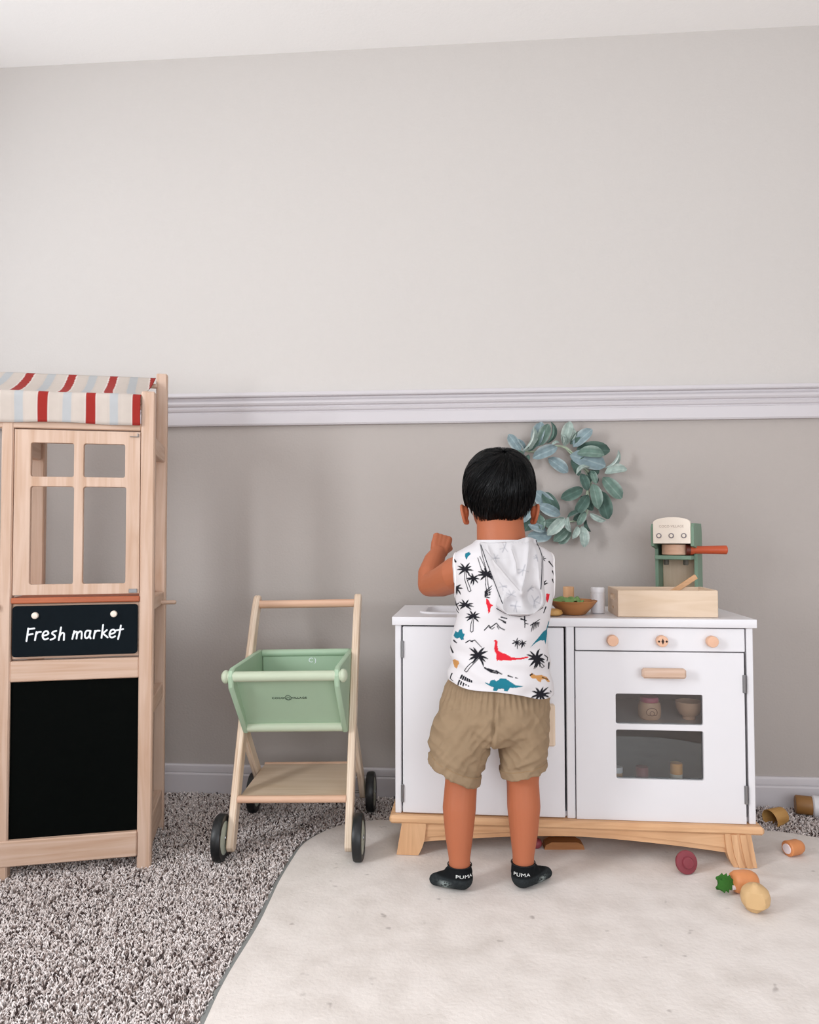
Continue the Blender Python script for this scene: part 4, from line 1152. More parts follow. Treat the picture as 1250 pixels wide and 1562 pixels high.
def shorts():
    mb = MB()
    def loft(secs, n=44):
        rings = []
        for (cx, cy, cz, a, b, tz, ty) in secs:   # tz: tilt of the ring towards +x
            rings.append([(cx + a * math.cos(2 * math.pi * k / n), cy + b * math.sin(2 * math.pi * k / n), cz + tz * a * math.cos(2 * math.pi * k / n) + ty * b * math.sin(2 * math.pi * k / n)) for k in range(n)])
        mb.rings(rings)
    loft([(.064, -.522, .462, .090, .060, 0, 0), (.0625, -.522, .440, .0985, .070, 0, 0), (.0600, -.522, .418, .1095, .077, 0, 0), (.0570, -.522, .390, .1150, .083, 0, 0), (.0560, -.522, .360, .1150, .084, 0, 0), (.0530, -.522, .330, .1120, .080, 0, 0), (.05, -.522, .312, .095, .066, 0, 0)])
    loft([(.010, -.526, .385, .062, .070, 0, 0), (-.002, -.532, .345, .0625, .068, -.1, 0), (-.013, -.538, .310, .0585, .066, -.3, 0), (-.024, -.543, .280, .0525, .061, -.42, 0), (-.0275, -.545, .268, .0495, .058, -.45, 0), (-.0280, -.545, .266, .0535, .0605, -.45, 0), (-.0300, -.546, .250, .0535, .059, -.46, 0)])
    loft([(.108, -.520, .385, .060, .070, 0, 0), (.114, -.522, .345, .0575, .066, .05, 0), (.1165, -.524, .310, .0525, .062, .1, 0), (.1165, -.526, .280, .0475, .057, .16, 0), (.1160, -.527, .264, .0445, .053, .18, 0), (.1160, -.527, .2625, .0470, .0555, .18, 0), (.1155, -.528, .2465, .0455, .053, .2, 0)])
    # cargo flap on the left hip, rolled waistband
    mb.ell((-.047, -.548, .330), (.014, .034, .028), 16, 10)
    mb.v = [tuple(Vector(p) - BO) for p in mb.v]
    me = remesh(mb, 'shorts', 0.0022, 3, 0.5)
    v = verts_np(me); n = normals_np(me).astype(float); w = v + np.array(BO); off = np.zeros(len(v))
    for i, (x, y, z) in enumerate(w):
        s = 1 if x > .05 else -1
        kz = min(1, max(.25, (.415 - z) / .05))
        rg = lambda n_: 1 - abs(n_) * 2.2                                            # sharp creases
        a = .0050 * noise.noise((x * 13 + 4, y * 10, z * 20 + s * x * 26))
        a += .0028 * kz * rg(noise.noise((x * 17 - 2, y * 14, z * 30 - s * x * 22)))
        a += .0023 * kz * rg(noise.noise((x * 24 + 9, y * 20, z * 40 + s * x * 44)))
        a += .0016 * noise.noise((x * 60, y * 60, z * 70))
        hem_z = (.268 - .45 * (x + .0285)) if s < 0 else (.2625 + .18 * (x - .116))
        if z < hem_z + .03: a += .0045 * math.exp(-((z - hem_z - .014 - .004 * math.sin(x * 60)) / .006) ** 2) * (.4 + noise.noise((x * 25, y * 25, 5)))
        a -= .0012
        if z > .375:
            k = min(1, (z - .375) / .03); a += .0016 * k * math.sin(math.atan2(x - .058, -(y + .522)) * 44 + 2 * noise.noise((x * 20, z * 20, 1)))
        if y < -.522:
            sx = .049 + .010 * (z - .32) / .1
            a -= .0035 * math.exp(-((x - sx) / .0022) ** 2) * (z > .300)                      # centre seam
            a += .0018 * math.exp(-((x - sx - .007) / .004) ** 2) * (z > .300)
            a -= .0035 * math.exp(-(((x - .005) * .55 + (z - .345) * .83) / .006) ** 2) * math.exp(-((x - .02) / .03) ** 2)   # drag lines from the crotch
            a -= .0035 * math.exp(-((-(x - .095) * .55 + (z - .335) * .83) / .006) ** 2) * math.exp(-((x - .08) / .03) ** 2)
        off[i] = a
    v2 = v + n * off[:, None]; me.vertices.foreach_set('co', v2.ravel()); me.update()
    m = plain('khaki_cotton', srgb(146, 124, 99), 0.85, 0.08, 55, 0.25, 900, 0.2)
    o = link('shorts', me, m, boy, 180)
    bv = BVHTree.FromPolygons([Vector(p) for p in v2], [tuple(p.vertices) for p in me.polygons])
    st_ = plain('khaki_stitching', srgb(150, 122, 90), 0.9)
    def stitch(cx, cy, cz, a, b, tz):
        pts = []
        for k in range(48):
            t = 2 * math.pi * k / 48
            q = Vector((cx + a * 1.4 * math.cos(t), cy + b * 1.4 * math.sin(t), cz + tz * a * math.cos(t))) - BO; c = Vector((cx, cy, q.z + BO.z)) - BO
            h = bv.ray_cast(q, (c - q).normalized())
            pts.append((h[0] if h[0] is not None else q) - (c - q).normalized() * .0002)
        MB().tube(pts, .0007, 5, closed=True).build('hem_stitch', st_, o, 60)
    stitch(-.0285, -.5455, .268, .052, .060, -.45); stitch(.116, -.527, .2625, .047, .0555, .18)
shorts()

def sock(hx, hy, tx, ty, ax, ay, name_label, letters, a_text):
    mb = MB(); V3 = Vector
    mb.tube([(ax, ay, .0675), (ax, ay, .058), (hx, hy, .046)], [.0240, .0244, .0240], 24)
    dm = Vector((hx + (tx - hx) * .32, hy + (ty - hy) * .32, .046)); mb.ell(dm, (.021, .021, .0185), 20, 12)
    d = V3((tx - hx, ty - hy, 0)); n_ = 9
    for k in range(n_ + 1):
        t = k / n_; c = V3((hx, hy, 0)) + d * t; r = .0235 - .0085 * t ** 1.6; h = .0225 - .0105 * t
        mb.ell((c.x, c.y, .0195 + h * .98), (r, r, h), 22, 14)
    mb.v = [tuple(Vector(p) - BO) for p in mb.v]
    me = remesh(mb, 'sock', 0.0022, 4, 0.5)
    v = verts_np(me) + np.array(BO); dn = d.normalized()
    c = np.tile(np.array(srgb(20, 22, 24)), (len(v), 1))
    low = np.clip((.046 - v[:, 2]) / .003, 0, 1)
    s_al = (v[:, 0] - hx) * dn.x + (v[:, 1] - hy) * dn.y
    sp = np.array([.5 + .5 * noise.noise((p[0] * 260, p[1] * 260, p[2] * 420)) for p in v])
    mixc = np.array(srgb(50, 55, 57))
    f = (low * (.25 + .75 * sp))[:, None]; c = c * (1 - f) + mixc * f
    patch = (np.exp(-((s_al - d.length * .58) / .010) ** 2) * np.clip((.040 - v[:, 2]) / .004, 0, 1) * (sp > .42))[:, None] * .8
    c = c * (1 - patch) + np.array(srgb(150, 160, 158)) * patch
    set_col(me, c)
    o = link('sock', me, attr_mat('knit_sock', 0.95, 0.3, 900, 0, 0.15), boy, 180)
    # cuff edge
    cuff = MB().tube([(ax + .0245 * math.cos(t) - BO.x, ay + .0245 * math.sin(t) - BO.y, .0672 + .004 * math.cos(t - a_text) * 0) for t in np.linspace(0, 2 * math.pi, 32, endpoint=False)], .0010, 8, closed=True)
    cuff.build('cuff', plain('black_cuff', srgb(26, 22, 24), 0.95), o, 60)
    bv = BVHTree.FromPolygons([Vector(p) for p in verts_np(me)], [tuple(p.vertices) for p in me.polygons])
    tx_ = text_mesh('knit_lettering', letters, .0145, plain('white_knit', srgb(226, 228, 226), 0.9, 0.03), o, None, .0003, 1.08)
    vv = verts_np(tx_.data); out = []
    cc = Vector((hx, hy, 0)) - BO
    for (x, y, z) in vv:
        ang = a_text + x / .0235; dr = Vector((math.cos(ang), math.sin(ang), 0)); q = Vector((cc.x, cc.y, .0520 + z * .62))
        h = bv.ray_cast(q + dr * .08, -dr)
        out.append((h[0] if h[0] is not None else q + dr * .024) + dr * (.0004 + y * .3))
    tx_.data.vertices.foreach_set('co', np.array(out).ravel()); tx_.data.update()
sock(-.0120, -.5600, -.0640, -.5470, -.0160, -.5570, '', 'PUMA', R(-72))
sock(.1120, -.5440, .1620, -.5010, .1140, -.5380, '', 'PUMA', R(-100))

# ------------------------------------------------------------------ wreath on the wall
wr = thing('wreath', 'round wreath of grey-green leaves hanging on the wall below the rail', 'wreath', (0.269, -0.012, 0.882))
def leaf_mesh(name, bend, wid, curl):
    """unit leaf: base at origin, tip at +x, face towards -y"""
    nu, nv = 9, 5; vs = []; fs = []
    for side in (0, 1):
        for i in range(nu):
            t = i / (nu - 1); q_ = (t - .54) / .54 if t < .54 else (t - .54) / .47; w = wid * max(.10, (1 - abs(q_) ** 2.3) ** .62)
            if i == 0: w = wid * .10
            for j in range(nv):
                s = j / (nv - 1) * 2 - 1
                x = t; z = s * w * .5 + .05 * bend * math.sin(t * 3.1)
                y = -bend * .30 * t * (1 - t) * 2 - curl * (abs(s) ** 1.5) * w * .5 + (.025 if j == 2 else 0) * (1 - t) + side * .022
                vs.append((x, y, z))
    n = nu * nv
    for sd in (0, 1):
        for i in range(nu - 1):
            for j in range(nv - 1):
                a = sd * n + i * nv + j; q = (a, a + 1, a + nv + 1, a + nv); fs.append(q if sd else q[::-1])
    for i in range(nu - 1):
        for j in (0, nv - 1):
            a = i * nv + j; fs.append((a, a + nv, n + a + nv, n + a))
    for j in range(nv - 1):
        for i in (0, nu - 1):
            a = i * nv + j; fs.append((a, a + 1, n + a + 1, n + a))
    me = bpy.data.meshes.new(name); me.from_pydata(vs, [], fs)
    bm = bmesh.new(); bm.from_mesh(me); bmesh.ops.recalc_face_normals(bm, faces=bm.faces); bm.to_mesh(me); bm.free()
    me.polygons.foreach_set('use_smooth', [True] * len(me.polygons)); me.set_sharp_from_angle(angle=R(50))
    return me
def leaf_mat(name, c, pale):
    m, nt, p = new_mat(name)
    tc = nt.nodes.new('ShaderNodeTexCoord'); sp = nt.nodes.new('ShaderNodeSeparateXYZ'); nt.links.new(tc.outputs['Object'], sp.inputs[0])
    ab = nt.nodes.new('ShaderNodeMath'); ab.operation = 'ABSOLUTE'; nt.links.new(sp.outputs['Z'], ab.inputs[0])
    cr = nt.nodes.new('ShaderNodeValToRGB'); e = cr.color_ramp.elements
    e[0].position = 0.0; e[0].color = tuple(.6 * a + .4 * b for a, b in zip(c, pale)); e[1].position = 0.03; e[1].color = c
    k = e.new(0.14); k.color = c; k2 = e.new(0.24); k2.color = pale
    nt.links.new(ab.outputs[0], cr.inputs['Fac'])
    nz = nt.nodes.new('ShaderNodeTexNoise'); nz.inputs['Scale'].default_value = 5; nt.links.new(tc.outputs['Object'], nz.inputs['Vector'])
    mx = nt.nodes.new('ShaderNodeMix'); mx.data_type = 'RGBA'; mx.blend_type = 'OVERLAY'; mx.inputs['Factor'].default_value = .5
    nt.links.new(cr.outputs['Color'], mx.inputs['A']); nt.links.new(nz.outputs['Fac'], mx.inputs['B'])
    hs = nt.nodes.new('ShaderNodeHueSaturation'); hs.inputs['Saturation'].default_value = .9; nt.links.new(mx.outputs['Result'], hs.inputs['Color'])
    nt.links.new(hs.outputs['Color'], p.inputs['Base Color'])
    p.inputs['Roughness'].default_value = 0.75; p.inputs['Sheen Weight'].default_value = 0.25
    return m
LM = [leaf_mat('leaf_blue_grey', srgb(116, 138, 144), srgb(168, 184, 186)), leaf_mat('leaf_sage', srgb(92, 120, 108), srgb(148, 168, 158)), leaf_mat('leaf_deep_green', srgb(58, 88, 78), srgb(98, 126, 114)), leaf_mat('leaf_pale', srgb(146, 164, 156), srgb(190, 202, 194))]
LMESH = []
for k, (b, w, c) in enumerate(((.5, .46, .25), (.9, .42, .5), (.2, .50, .15), (1.2, .36, .9))):
    for m_ in range(4):
        me = leaf_mesh('leaf', b, w, c); me.materials.append(LM[m_]); LMESH.append(me)
S = 1 / 2725.0
leaves = [  # base, tip (design units), distance from wall mm, shape, colour, roll
 (270,300,185,180,30,0,0,0),(285,300,360,130,34,3,3,60),(330,300,390,185,30,1,2,15),(380,270,425,92,26,0,0,-10),(400,260,472,110,34,2,1,20),(470,240,495,92,30,3,2,65),
 (360,350,530,278,30,1,0,5),(480,350,615,452,12,0,0,0),(300,310,230,215,22,3,0,50),(600,260,640,88,20,1,3,0),(585,255,568,178,30,3,3,50),(640,250,705,160,30,1,2,20),
 (660,270,788,152,36,0,0,-15),(690,282,918,300,22,1,2,10),(690,320,872,335,34,1,1,-10),(640,330,882,412,24,0,0,0),(650,365,700,480,20,1,2,0),(780,430,682,478,40,3,3,60),
 (720,470,762,590,24,0,2,0),(732,580,578,652,22,0,2,0),(800,550,832,725,38,1,1,10),(900,430,985,308,30,3,3,65),(890,470,1040,448,34,1,3,-20),(880,500,1005,650,24,0,1,10),
 (860,600,910,800,22,0,2,15),(770,630,680,762,24,0,2,0),(780,770,882,822,34,3,3,30),(745,755,690,852,26,1,1,10),(560,780,405,708,34,1,0,5),(550,770,440,618,22,0,2,10),
 (540,760,382,610,18,0,0,0),(590,800,468,922,36,1,3,10),(600,812,435,838,28,1,1,-15),(620,795,632,902,38,3,3,40),(455,895,330,855,28,1,0,10),(500,935,330,935,18,0,0,0),
 (620,880,518,970,20,0,1,0),(640,885,560,990,14,2,1,0),(690,865,648,952,34,1,3,0),(720,865,732,1012,32,1,3,5),(755,815,782,900,24,3,2,50),(800,450,822,545,34,1,1,20),
 (840,540,785,455,28,1,2,0),(810,625,872,702,28,1,2,0),(702,760,618,795,28,3,2,30),(742,555,806,478,20,0,2,0),(560,240,500,262,36,3,3,40),(620,230,660,140,34,3,3,35),
 (700,400,760,350,22,1,2,0),(720,640,800,740,14,0,2,0),(840,690,900,650,16,0,1,0),(660,820,742,770,18,0,2,0),(560,860,480,860,14,1,1,0),(760,500,850,450,16,0,2,0),
 (300,320,200,300,18,1,1,0),(290,350,180,420,22,0,0,0),(300,420,330,330,20,1,2,0),(280,430,170,470,26,1,1,10),(280,480,330,580,22,0,2,0),(270,520,160,590,24,0,0,0),
 (290,560,200,680,28,1,1,10),(310,600,330,720,22,1,2,0),(330,640,220,770,20,0,1,0),(360,700,280,830,26,1,0,15),(390,740,300,890,20,0,2,0),(410,780,420,890,26,1,1,0),(300,480,220,540,32,3,3,40)]
for k, (x0, z0, x1, z1, d, sh, co, roll) in enumerate(leaves):
    o = bpy.data.objects.new('leaf', LMESH[sh * 4 + co]); COL.objects.link(o); o.parent = wr
    p = Vector(((x0 - 590) * S, -d / 1000.0 * .75, (540 - z0) * S)); q = Vector(((x1 - 590) * S, -d / 1000.0, (540 - z1) * S))
    X = (q - p); ln = X.length * 1.06; X.normalize(); Y = Vector((0, 1, 0)); Y = (Y - X * X.y).normalized(); Z = X.cross(Y)
    m = Matrix((X, Y, Z)).transposed().to_4x4() @ Matrix.Rotation(R(roll), 4, 'X')
    o.matrix_local = Matrix.Translation(p) @ m @ Matrix.Diagonal((ln, ln * 1.15 if ln < .045 else ln, ln * 1.08, 1))
ringpts = [(270,300),(380,300),(480,265),(590,265),(660,320),(700,390),(760,440),(790,530),(770,620),(770,720),(730,800),(640,830),(560,810),(460,830),(380,740),(320,640),(285,540),(275,420)]
def ring_tube(amp, ph, rad):
    pts = []
    n = len(ringpts)
    for i in range(n):
        p0, p1, p2, p3 = [Vector(ringpts[(i + k) % n]) for k in (-1, 0, 1, 2)]
        for t in (0, .25, .5, .75):
            v = 0.5 * ((2 * p1) + (p2 - p0) * t + (2 * p0 - 5 * p1 + 4 * p2 - p3) * t * t + (-p0 + 3 * p1 - 3 * p2 + p3) * t ** 3)
            a = (i + t) * 1.9 + ph
            pts.append(((v.x - 590) * S + amp * math.cos(a), -.012 + amp * math.sin(a), (540 - v.y) * S))
    return MB().tube(pts, rad, 7, closed=True)
stem_m = plain('pale_green_stem', srgb(170, 184, 160), 0.8, 0.08, 60)
ring_tube(.003, 0, .0026).build('stem_ring', stem_m, wr, 60)
ring_tube(.004, 2.1, .0020).build('twig', stem_m, wr, 60)
ring_tube(.005, 4.2, .0016).build('twig', stem_m, wr, 60)

# ------------------------------------------------------------------ things on the kitchen counter
CZ = 0.5528
def lathe_thing(name, label, cat, prof, mat, loc, rot=None, n=36, group=None, smooth=40, parent=None):
    o = MB().lathe(prof, n).build(name, mat, parent, smooth)
    o.location = loc
    if rot is not None: o.rotation_euler = rot
    return tag(o, label, cat, group)
bowl = lathe_thing('wooden_bowl', 'brown wooden bowl with green felt lettuce on the counter', 'bowl',
    [(.0001, 0), (.027, 0), (.0295, .001), (.042, .014), (.0565, .0315), (.0558, .0325), (.052, .0305), (.039, .0145), (.026, .006), (.0001, .005)], M['ashX'], (.2500, -.322, CZ))
def lettuce(name, cx, cy, cz, s, seed):
    n, k = 40, 9; vs = []; fs = []
    for i in range(k + 1):
        for j in range(n):
            a = 2 * math.pi * j / n; r = s * i / k
            z = .010 * noise.noise((math.cos(a) * r * 60 + seed, math.sin(a) * r * 60, seed)) + .005 * math.sin(a * 7 + seed) * (i / k) ** 2 - .25 * r * (i / k)
            vs.append((cx + r * math.cos(a), cy + .8 * r * math.sin(a), cz + z))
    for i in range(k):
        for j in range(n): fs.append((i * n + j, i * n + (j + 1) % n, (i + 1) * n + (j + 1) % n, (i + 1) * n + j))
    mb = MB(); mb.v = vs; mb.f = fs
    o = mb.build(name, M['lettuce'], None, 180)
    sd = o.modifiers.new('thickness', 'SOLIDIFY'); sd.thickness = .0018
    return o
tag(lettuce('felt_lettuce', .238, -.322, CZ + .0385, .037, 3.0), 'flat green felt lettuce leaf lying in the brown wooden bowl', 'toy lettuce')
lathe_thing('wooden_block', 'short pale wooden cylinder standing behind the brown bowl', 'toy block', [(.0001, 0), (.0125, 0), (.0135, .001), (.0135, .056), (.0125, .057), (.0001, .057)], M['oakZ'], (.2545, -.215, CZ))
sh_ = lathe_thing('white_shaker', 'plain white cylinder shaker beside the brown wooden bowl', 'shaker', [(.0001, 0), (.0155, 0), (.0165, .001), (.0165, .047), (.0158, .0475), (.0158, .0485), (.0165, .049), (.0165, .0585), (.0150, .0605), (.0001, .061)], M['white'], (.313, -.290, CZ))
# half wooden egg
mb = MB(); mb.lathe([(.0001, 0), (.0125, .0005), (.0170, .004), (.0175, .008), (.015, .013), (.008, .016), (.0001, .0165)], 28)
eg = mb.build('wooden_egg', M['tan'], None, 40); eg.location = (.1985, -.368, CZ + .0005); eg.scale = (1.25, .9, 1); tag(eg, 'small tan wooden egg half in front of the brown bowl', 'toy egg')
# crate
cr = thing('wooden_crate', 'low pale wooden crate with slotted end on the counter', 'crate', (.4525, -.381, CZ), R(-1))
cw, cdp, chh = .110, .132, .0600
MB().box(-cw, cw, 0, .007, 0, chh, .0012).build('front_board', M['plyX'], cr)
MB().box(-cw, cw, cdp - .007, cdp, 0, chh, .0012).build('back_board', M['plyX'], cr)
MB().box(-cw + .007, cw - .007, .007, cdp - .007, 0.001, .006, .001).build('floor_board', M['plyX'], cr)
for sx in (-1, 1):
    PC = Matrix.Translation((sx * (cw - .0035), 0, 0)) @ Matrix.Rotation(R(90), 4, 'Z')
    curve_mesh('end_board', [[(.007, 0), (cdp - .007, 0), (cdp - .007, chh), (.007, chh)], rrect(.036, .096, .034, .048, .0065), rrect(.051, .081, .012, .020, .0038)], .0035, .0006, M['plyY'], cr, PC)
# spatula leaning in the crate
sp = thing('wooden_spatula', 'flat wooden spatula leaning inside the pale crate', 'spatula', (.452, -.262, CZ + .0070), R(4))
TS = Matrix.Rotation(R(-33), 4, 'Y')
MB().box(.030, .128, -.0035, .0035, .004, .016, .0012, TS).build('handle', M['oakX'], sp, 30)
MB().prism([(-.004, .001), (-.004, .019), (.022, .022), (.036, .015), (.036, .005), (.022, -.002)], 'Y', -.0028, .0028, TS).build('blade', M['oakX'], sp, 30)
# coffee maker
cm = thing('toy_coffee_maker', 'sage green and cream toy coffee maker with a rust red handle', 'toy coffee maker', (.532, -.168, CZ), R(-29))
def cbox(name, mat, *a, b=.0015, par=cm): return MB().box(*a, b=b).build(name, mat, par)
for sx in (-1, 1):
    x0, x1 = (-.052, -.044) if sx < 0 else (.044, .052)
    pl = [(-.030, 0), (-.030, .008), (-.004, .012), (-.006, .150), (-.042, .158), (-.044, .205), (-.036, .214), (.040, .214), (.046, .19), (.050, 0)]
    mb = MB(); mb.prism(pl, 'X', x0, x1); mb.build('side_panel', M['green_dark'], cm, 30)
cbox('back_panel', M['plyZ'], -.044, .044, .036, .044, .0, .205)
cbox('base_plate', M['green_dark'], -.050, .050, -.040, .044, .0, .010)
fp = [(-.044, .165), (.044, .165), (.044, .216)] + [(.044 * math.cos(a), .216 + .0125 * math.sin(a)) for a in np.linspace(0, math.pi, 12)][1:-1] + [(-.044, .216)]
front = curve_mesh('front_panel', [fp], .005, .001, M['cream'], cm, Matrix.Translation((0, -.044, 0)))
cbox('head_block', M['green_dark'], -.044, .044, -.038, .036, .1640, .2060)
for dx in (-.030, 0, .030):
    k_ = MB().lathe([(.0042, 0), (.0064, 0), (.0064, .002), (.0042, .0022)], 20, Matrix.Translation((dx, -.0488, .1835)) @ Matrix.Rotation(R(90), 4, 'X')).build('dial_ring', plain('grey_ink', srgb(126, 118, 122), 0.6), front, 40)
    MB().lathe([(.0001, 0), (.0040, 0), (.0040, .0025), (.0034, .0032), (.0001, .0034)], 18, Matrix.Translation((dx, -.0488, .1835)) @ Matrix.Rotation(R(90), 4, 'X')).build('dial', M['cream'], front, 40)
text_mesh('wordmark', 'COCO VILLAGE', .0085, M['ink_soft'], front, Matrix.Translation((0, -.0492, .2065)), .0002)
mb = MB().lathe([(.0001, 0), (.033, 0), (.0345, .001), (.0345, .0255), (.033, .0265), (.0001, .0265)], 36, Matrix.Translation((0, -.004, .1355)))
port = mb.build('portafilter', M['beech'], cm, 40)
d = Vector((math.cos(R(29)), math.sin(R(29)), 0))
hp = Vector((.030, -.020, .1480))
hdl = MB().tube([hp, hp + d * .012, hp + d * .020, hp + d * .095, hp + d * .0965], [.0125, .0125, .0095, .0110, .009], 18).build('handle', M['rust'], port, 50)
MB().tube([hp - d * .004, hp + d * .006], .0140, 18).build('collar', plain('dark_rust', srgb(96, 34, 22), 0.5), port, 50)
cbox('drip_shelf', M['green_dark'], -.044, .044, -.040, .036, .1240, .1340)
for dx in (-.024, .024):
    MB().lathe([(.0055, 0), (.0065, .002), (.0065, .014), (.0001, .0145)], 14, Matrix.Translation((dx, -.006, .1095))).build('spout', plain('dark_peg', srgb(92, 88, 78), 0.6), cm, 40)

# ------------------------------------------------------------------ things inside the oven
jar = thing('wooden_jar', 'pale wooden jar with a pink lid on the oven shelf', 'toy jar', (.420, -.335, .3162))
jb = MB().lathe([(.0001, 0), (.021, 0), (.0245, .004), (.0258, .016), (.0250, .030), (.0225, .038), (.0200, .0385), (.0001, .0385)], 32).build('jar_body', M['peach'], jar, 40)
MB().lathe([(.0001, .038), (.0195, .038), (.0205, .040), (.0205, .046), (.0185, .049), (.0001, .0495)], 32).build('jar_lid', M['pink'], jar, 40)
mb = MB(); mb.tube([(.012 * math.cos(a) , -.0262 + .0035 * (math.cos(a) ** 2), .018 + .010 * math.sin(a)) for a in np.linspace(-.6, 3.74, 16)], .0007, 5)
mb.tube([(-.0095, -.0245, .012), (.0095, -.0245, .012)], .0007, 5); mb.build('printed_mark', plain('brown_print', srgb(120, 70, 50), 0.8), jb, 60)
mb = MB(); mb.tube([(.005 * math.cos(a), -.0262, .016 + .005 * math.sin(a)) for a in np.linspace(0, 6.28, 14, endpoint=False)], .0006, 5, closed=True); mb.build('printed_ring', plain('brown_print_2', srgb(120, 70, 50), 0.8), jb, 60)
lathe_thing('pink_bowl', 'small peach wooden bowl with foot on the oven shelf', 'bowl', [(.0001, 0), (.014, 0), (.0145, .003), (.013, .006), (.021, .011), (.0275, .024), (.0295, .040), (.0280, .0405), (.0255, .026), (.017, .013), (.0001, .011)], M['peach'], (.5085, -.335, .3162))
lathe_thing('beet_cylinder', 'dark red wooden cylinder standing on the oven floor', 'toy block', [(.0001, 0), (.0130, 0), (.0140, .001), (.0140, .091), (.0130, .093), (.0001, .093)], M['beet'], (.3975, -.352, .1175))
c2 = thing('amber_cylinder', 'orange and cream wooden cylinder standing on the oven floor', 'toy block', (.4740, -.352, .1175))
MB().lathe([(.0001, 0), (.0120, 0), (.0130, .001), (.0130, .079), (.0001, .079)], 28).build('cream_body', M['cream'], c2, 40)
MB().lathe([(.0001, .0795), (.0135, .0795), (.0135, .101), (.0125, .103), (.0001, .103)], 28).build('orange_cap', M['yellow'], c2, 40)
c3 = thing('small_brown_cylinder', 'brown wooden cylinder with white top at the left of the oven', 'toy block', (.3430, -.352, .1175))
MB().lathe([(.0001, 0), (.0100, 0), (.0110, .001), (.0110, .079), (.0001, .079)], 24).build('brown_body', M['oakZ'], c3, 40)
MB().lathe([(.0001, .0795), (.0115, .0795), (.0115, .090), (.0105, .0915), (.0001, .0915)], 24).build('white_top', M['white'], c3, 40)

# ------------------------------------------------------------------ toys on the floor
RZ = 0.0185
bt = thing('beet_half', 'dark red wooden beet half with round nub facing the room', 'toy beet', (.4635, -.458, RZ + .0245)); bt.rotation_euler = (R(78), R(8), R(12))
MB().lathe([(.0001, -.020), (.010, -.0185), (.019, -.012), (.0235, -.003), (.0240, .002), (.0225, .0042), (.0135, .0048), (.0001, .0048)], 36).build('beet_body', M['beet'], bt, 40)
MB().lathe([(.0122, .0046), (.0122, .0085), (.0108, .0102), (.0001, .0105)], 28).build('nub', M['beet'], bt, 40)
ca = thing('toy_carrot', 'stubby orange wooden carrot with green felt top on the rug', 'toy carrot', (.531, -.538, RZ + .0215)); ca.rotation_euler = (0, 0, R(14))
TX = Matrix.Rotation(R(90), 4, 'Y')
cb_ = MB().lathe([(.0001, 0), (.012, .0003), (.0185, .003), (.0215, .010), (.0215, .030), (.0195, .042), (.0150, .050), (.008, .0535), (.0001, .0545)], 32, TX).build('carrot_body', M['carrot'], ca, 50)
MB().lathe([(.0001, -.004), (.0045, -.004), (.0045, .001), (.0001, .001)], 14, Matrix.Translation((0, -.006, -.008)) @ TX).build('peg', M['velcro'], cb_, 40)
for k, (az, el, ln, tw) in enumerate(((-4, 16, .037, 10), (14, -4, .040, -30), (-22, -26, .036, 30))):
    mb = MB(); pts = []
    zig = [(0, .005), (.20, .007), (.30, .0125), (.40, .0085), (.52, .0145), (.62, .009), (.76, .0125), (.86, .006), (1.0, .002)]
    poly = [(-t * ln, w) for t, w in zig] + [(-t * ln, -w) for t, w in zig[::-1]]
    mb.prism(poly, 'Y', -.0014, .0014, Matrix.Translation((.001, 0, .0)) @ Matrix.Rotation(R(az), 4, 'Z') @ Matrix.Rotation(R(el), 4, 'Y') @ Matrix.Rotation(R(tw), 4, 'X'))
    mb.build('leaf', M['felt'], ca, 30)
on = MB().lathe([(.0001, -.0255), (.010, -.0255), (.0195, -.0200), (.0258, -.008), (.0270, .002), (.0245, .012), (.0180, .0195), (.0100, .0235), (.0060, .0265), (.0042, .0285), (.0001, .029)], 32).build('toy_onion', M['onion'], None, 40)
nn_ = Vector((-.62, -.70, .25)).normalized()
for v_ in on.data.vertices:
    for pn, pd in ((nn_, .0205), (Vector((.25, -.55, -.80)).normalized(), .0225)):
        e_ = v_.co.dot(pn) - pd
        if e_ > 0: v_.co -= pn * e_
on.data.set_sharp_from_angle(angle=R(24))
on.location = (.5495, -.607, RZ + .0252); on.rotation_euler = (R(10), R(-10), R(20)); tag(on, 'pale tan wooden onion with cut facets on the rug', 'toy onion')
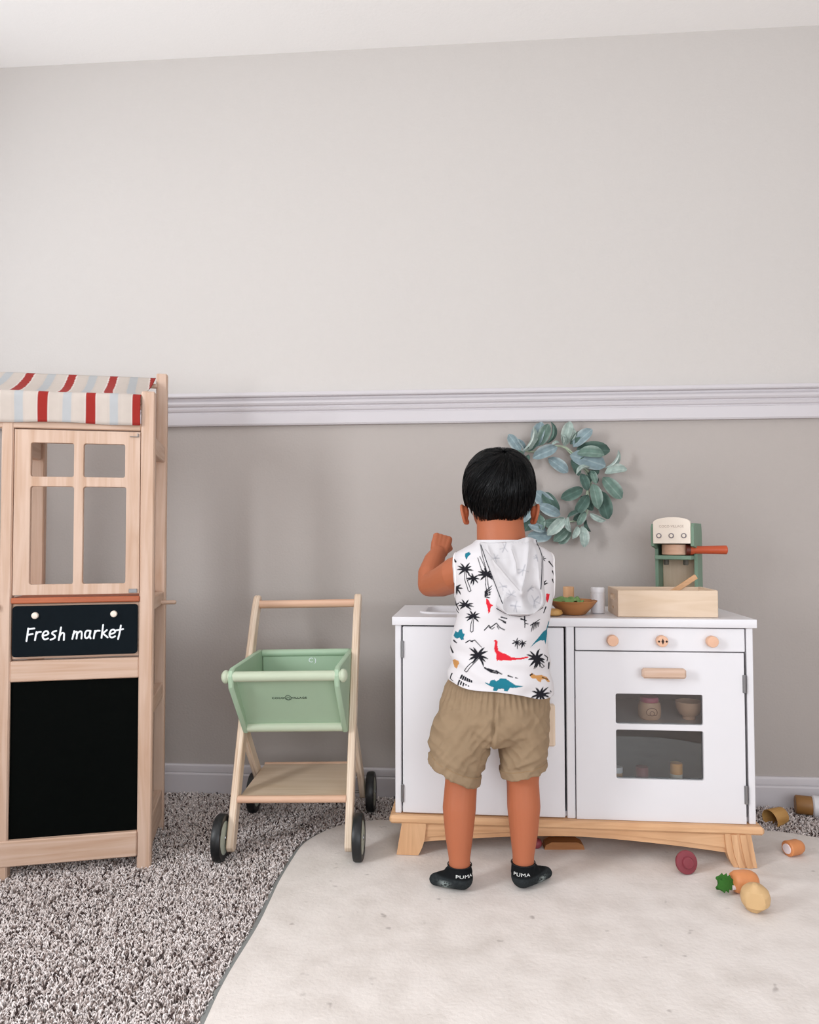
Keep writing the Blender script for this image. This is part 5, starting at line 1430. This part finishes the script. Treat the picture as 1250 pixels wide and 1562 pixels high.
cp_ = thing('carrot_slice', 'orange wooden carrot slice with a white end lying alone on the rug', 'toy carrot', (.714, -.352, RZ + .0165)); cp_.rotation_euler = (0, 0, R(24))
MB().lathe([(.0001, 0), (.015, 0), (.0170, .002), (.0165, .030), (.0125, .040), (.006, .044), (.0001, .0445)], 28, TX).build('slice_body', M['carrot'], cp_, 40)
MB().lathe([(.0001, -.002), (.0105, -.002), (.0110, -.0005), (.0110, .001), (.0001, .001)], 24, TX).build('white_patch', M['velcro'], cp_, 40)
cu_ = MB().lathe([(.0001, 0), (.017, 0), (.0195, .002), (.0245, .045), (.0240, .0458), (.0225, .0450), (.0180, .004), (.0001, .003)], 36).build('wooden_cup', M['tan'], None, 40)
cu_.location = (.800, -.122, .0285); cu_.rotation_euler = (R(98), R(0), R(-64)); tag(cu_, 'tan wooden cup lying on its side on the carpet by the kitchen', 'toy cup')
sk = thing('wooden_shaker', 'brown and white wooden shaker lying on the carpet at the right edge', 'shaker', (.855, -.062, .0345)); sk.rotation_euler = (0, 0, R(-14))
MB().lathe([(.0001, 0), (.021, 0), (.0235, .003), (.0235, .0385), (.0001, .0385)], 32, TX).build('brown_body', M['brown'], sk, 40)
MB().lathe([(.0001, .039), (.0235, .039), (.0265, .0425), (.0265, .085), (.022, .090), (.0001, .0905)], 32, TX).build('white_cap', M['white'], sk, 40)
MB_ = MB(); MB_.prism([(-.046, 0), (.046, 0), (.043, .010), (.030, .0165), (-.030, .0165), (-.043, .010)], 'Y', -.016, .016)
sl = MB_.build('wooden_bread', M['ashX'], None, 30); sl.location = (.221, -.335, RZ - .0005); sl.rotation_euler = (0, 0, R(4)); tag(sl, 'brown wooden bread slice under the kitchen behind the right foot', 'toy bread')
rd = MB().lathe([(.0001, -.010), (.008, -.0095), (.0125, -.005), (.0135, .001), (.0115, .007), (.006, .0105), (.0001, .011)], 24).build('toy_radish', M['beet'], None, 40)
rd.location = (.158, -.345, RZ + .0100); tag(rd, 'small dark red wooden radish beside the brown bread slice', 'toy radish')
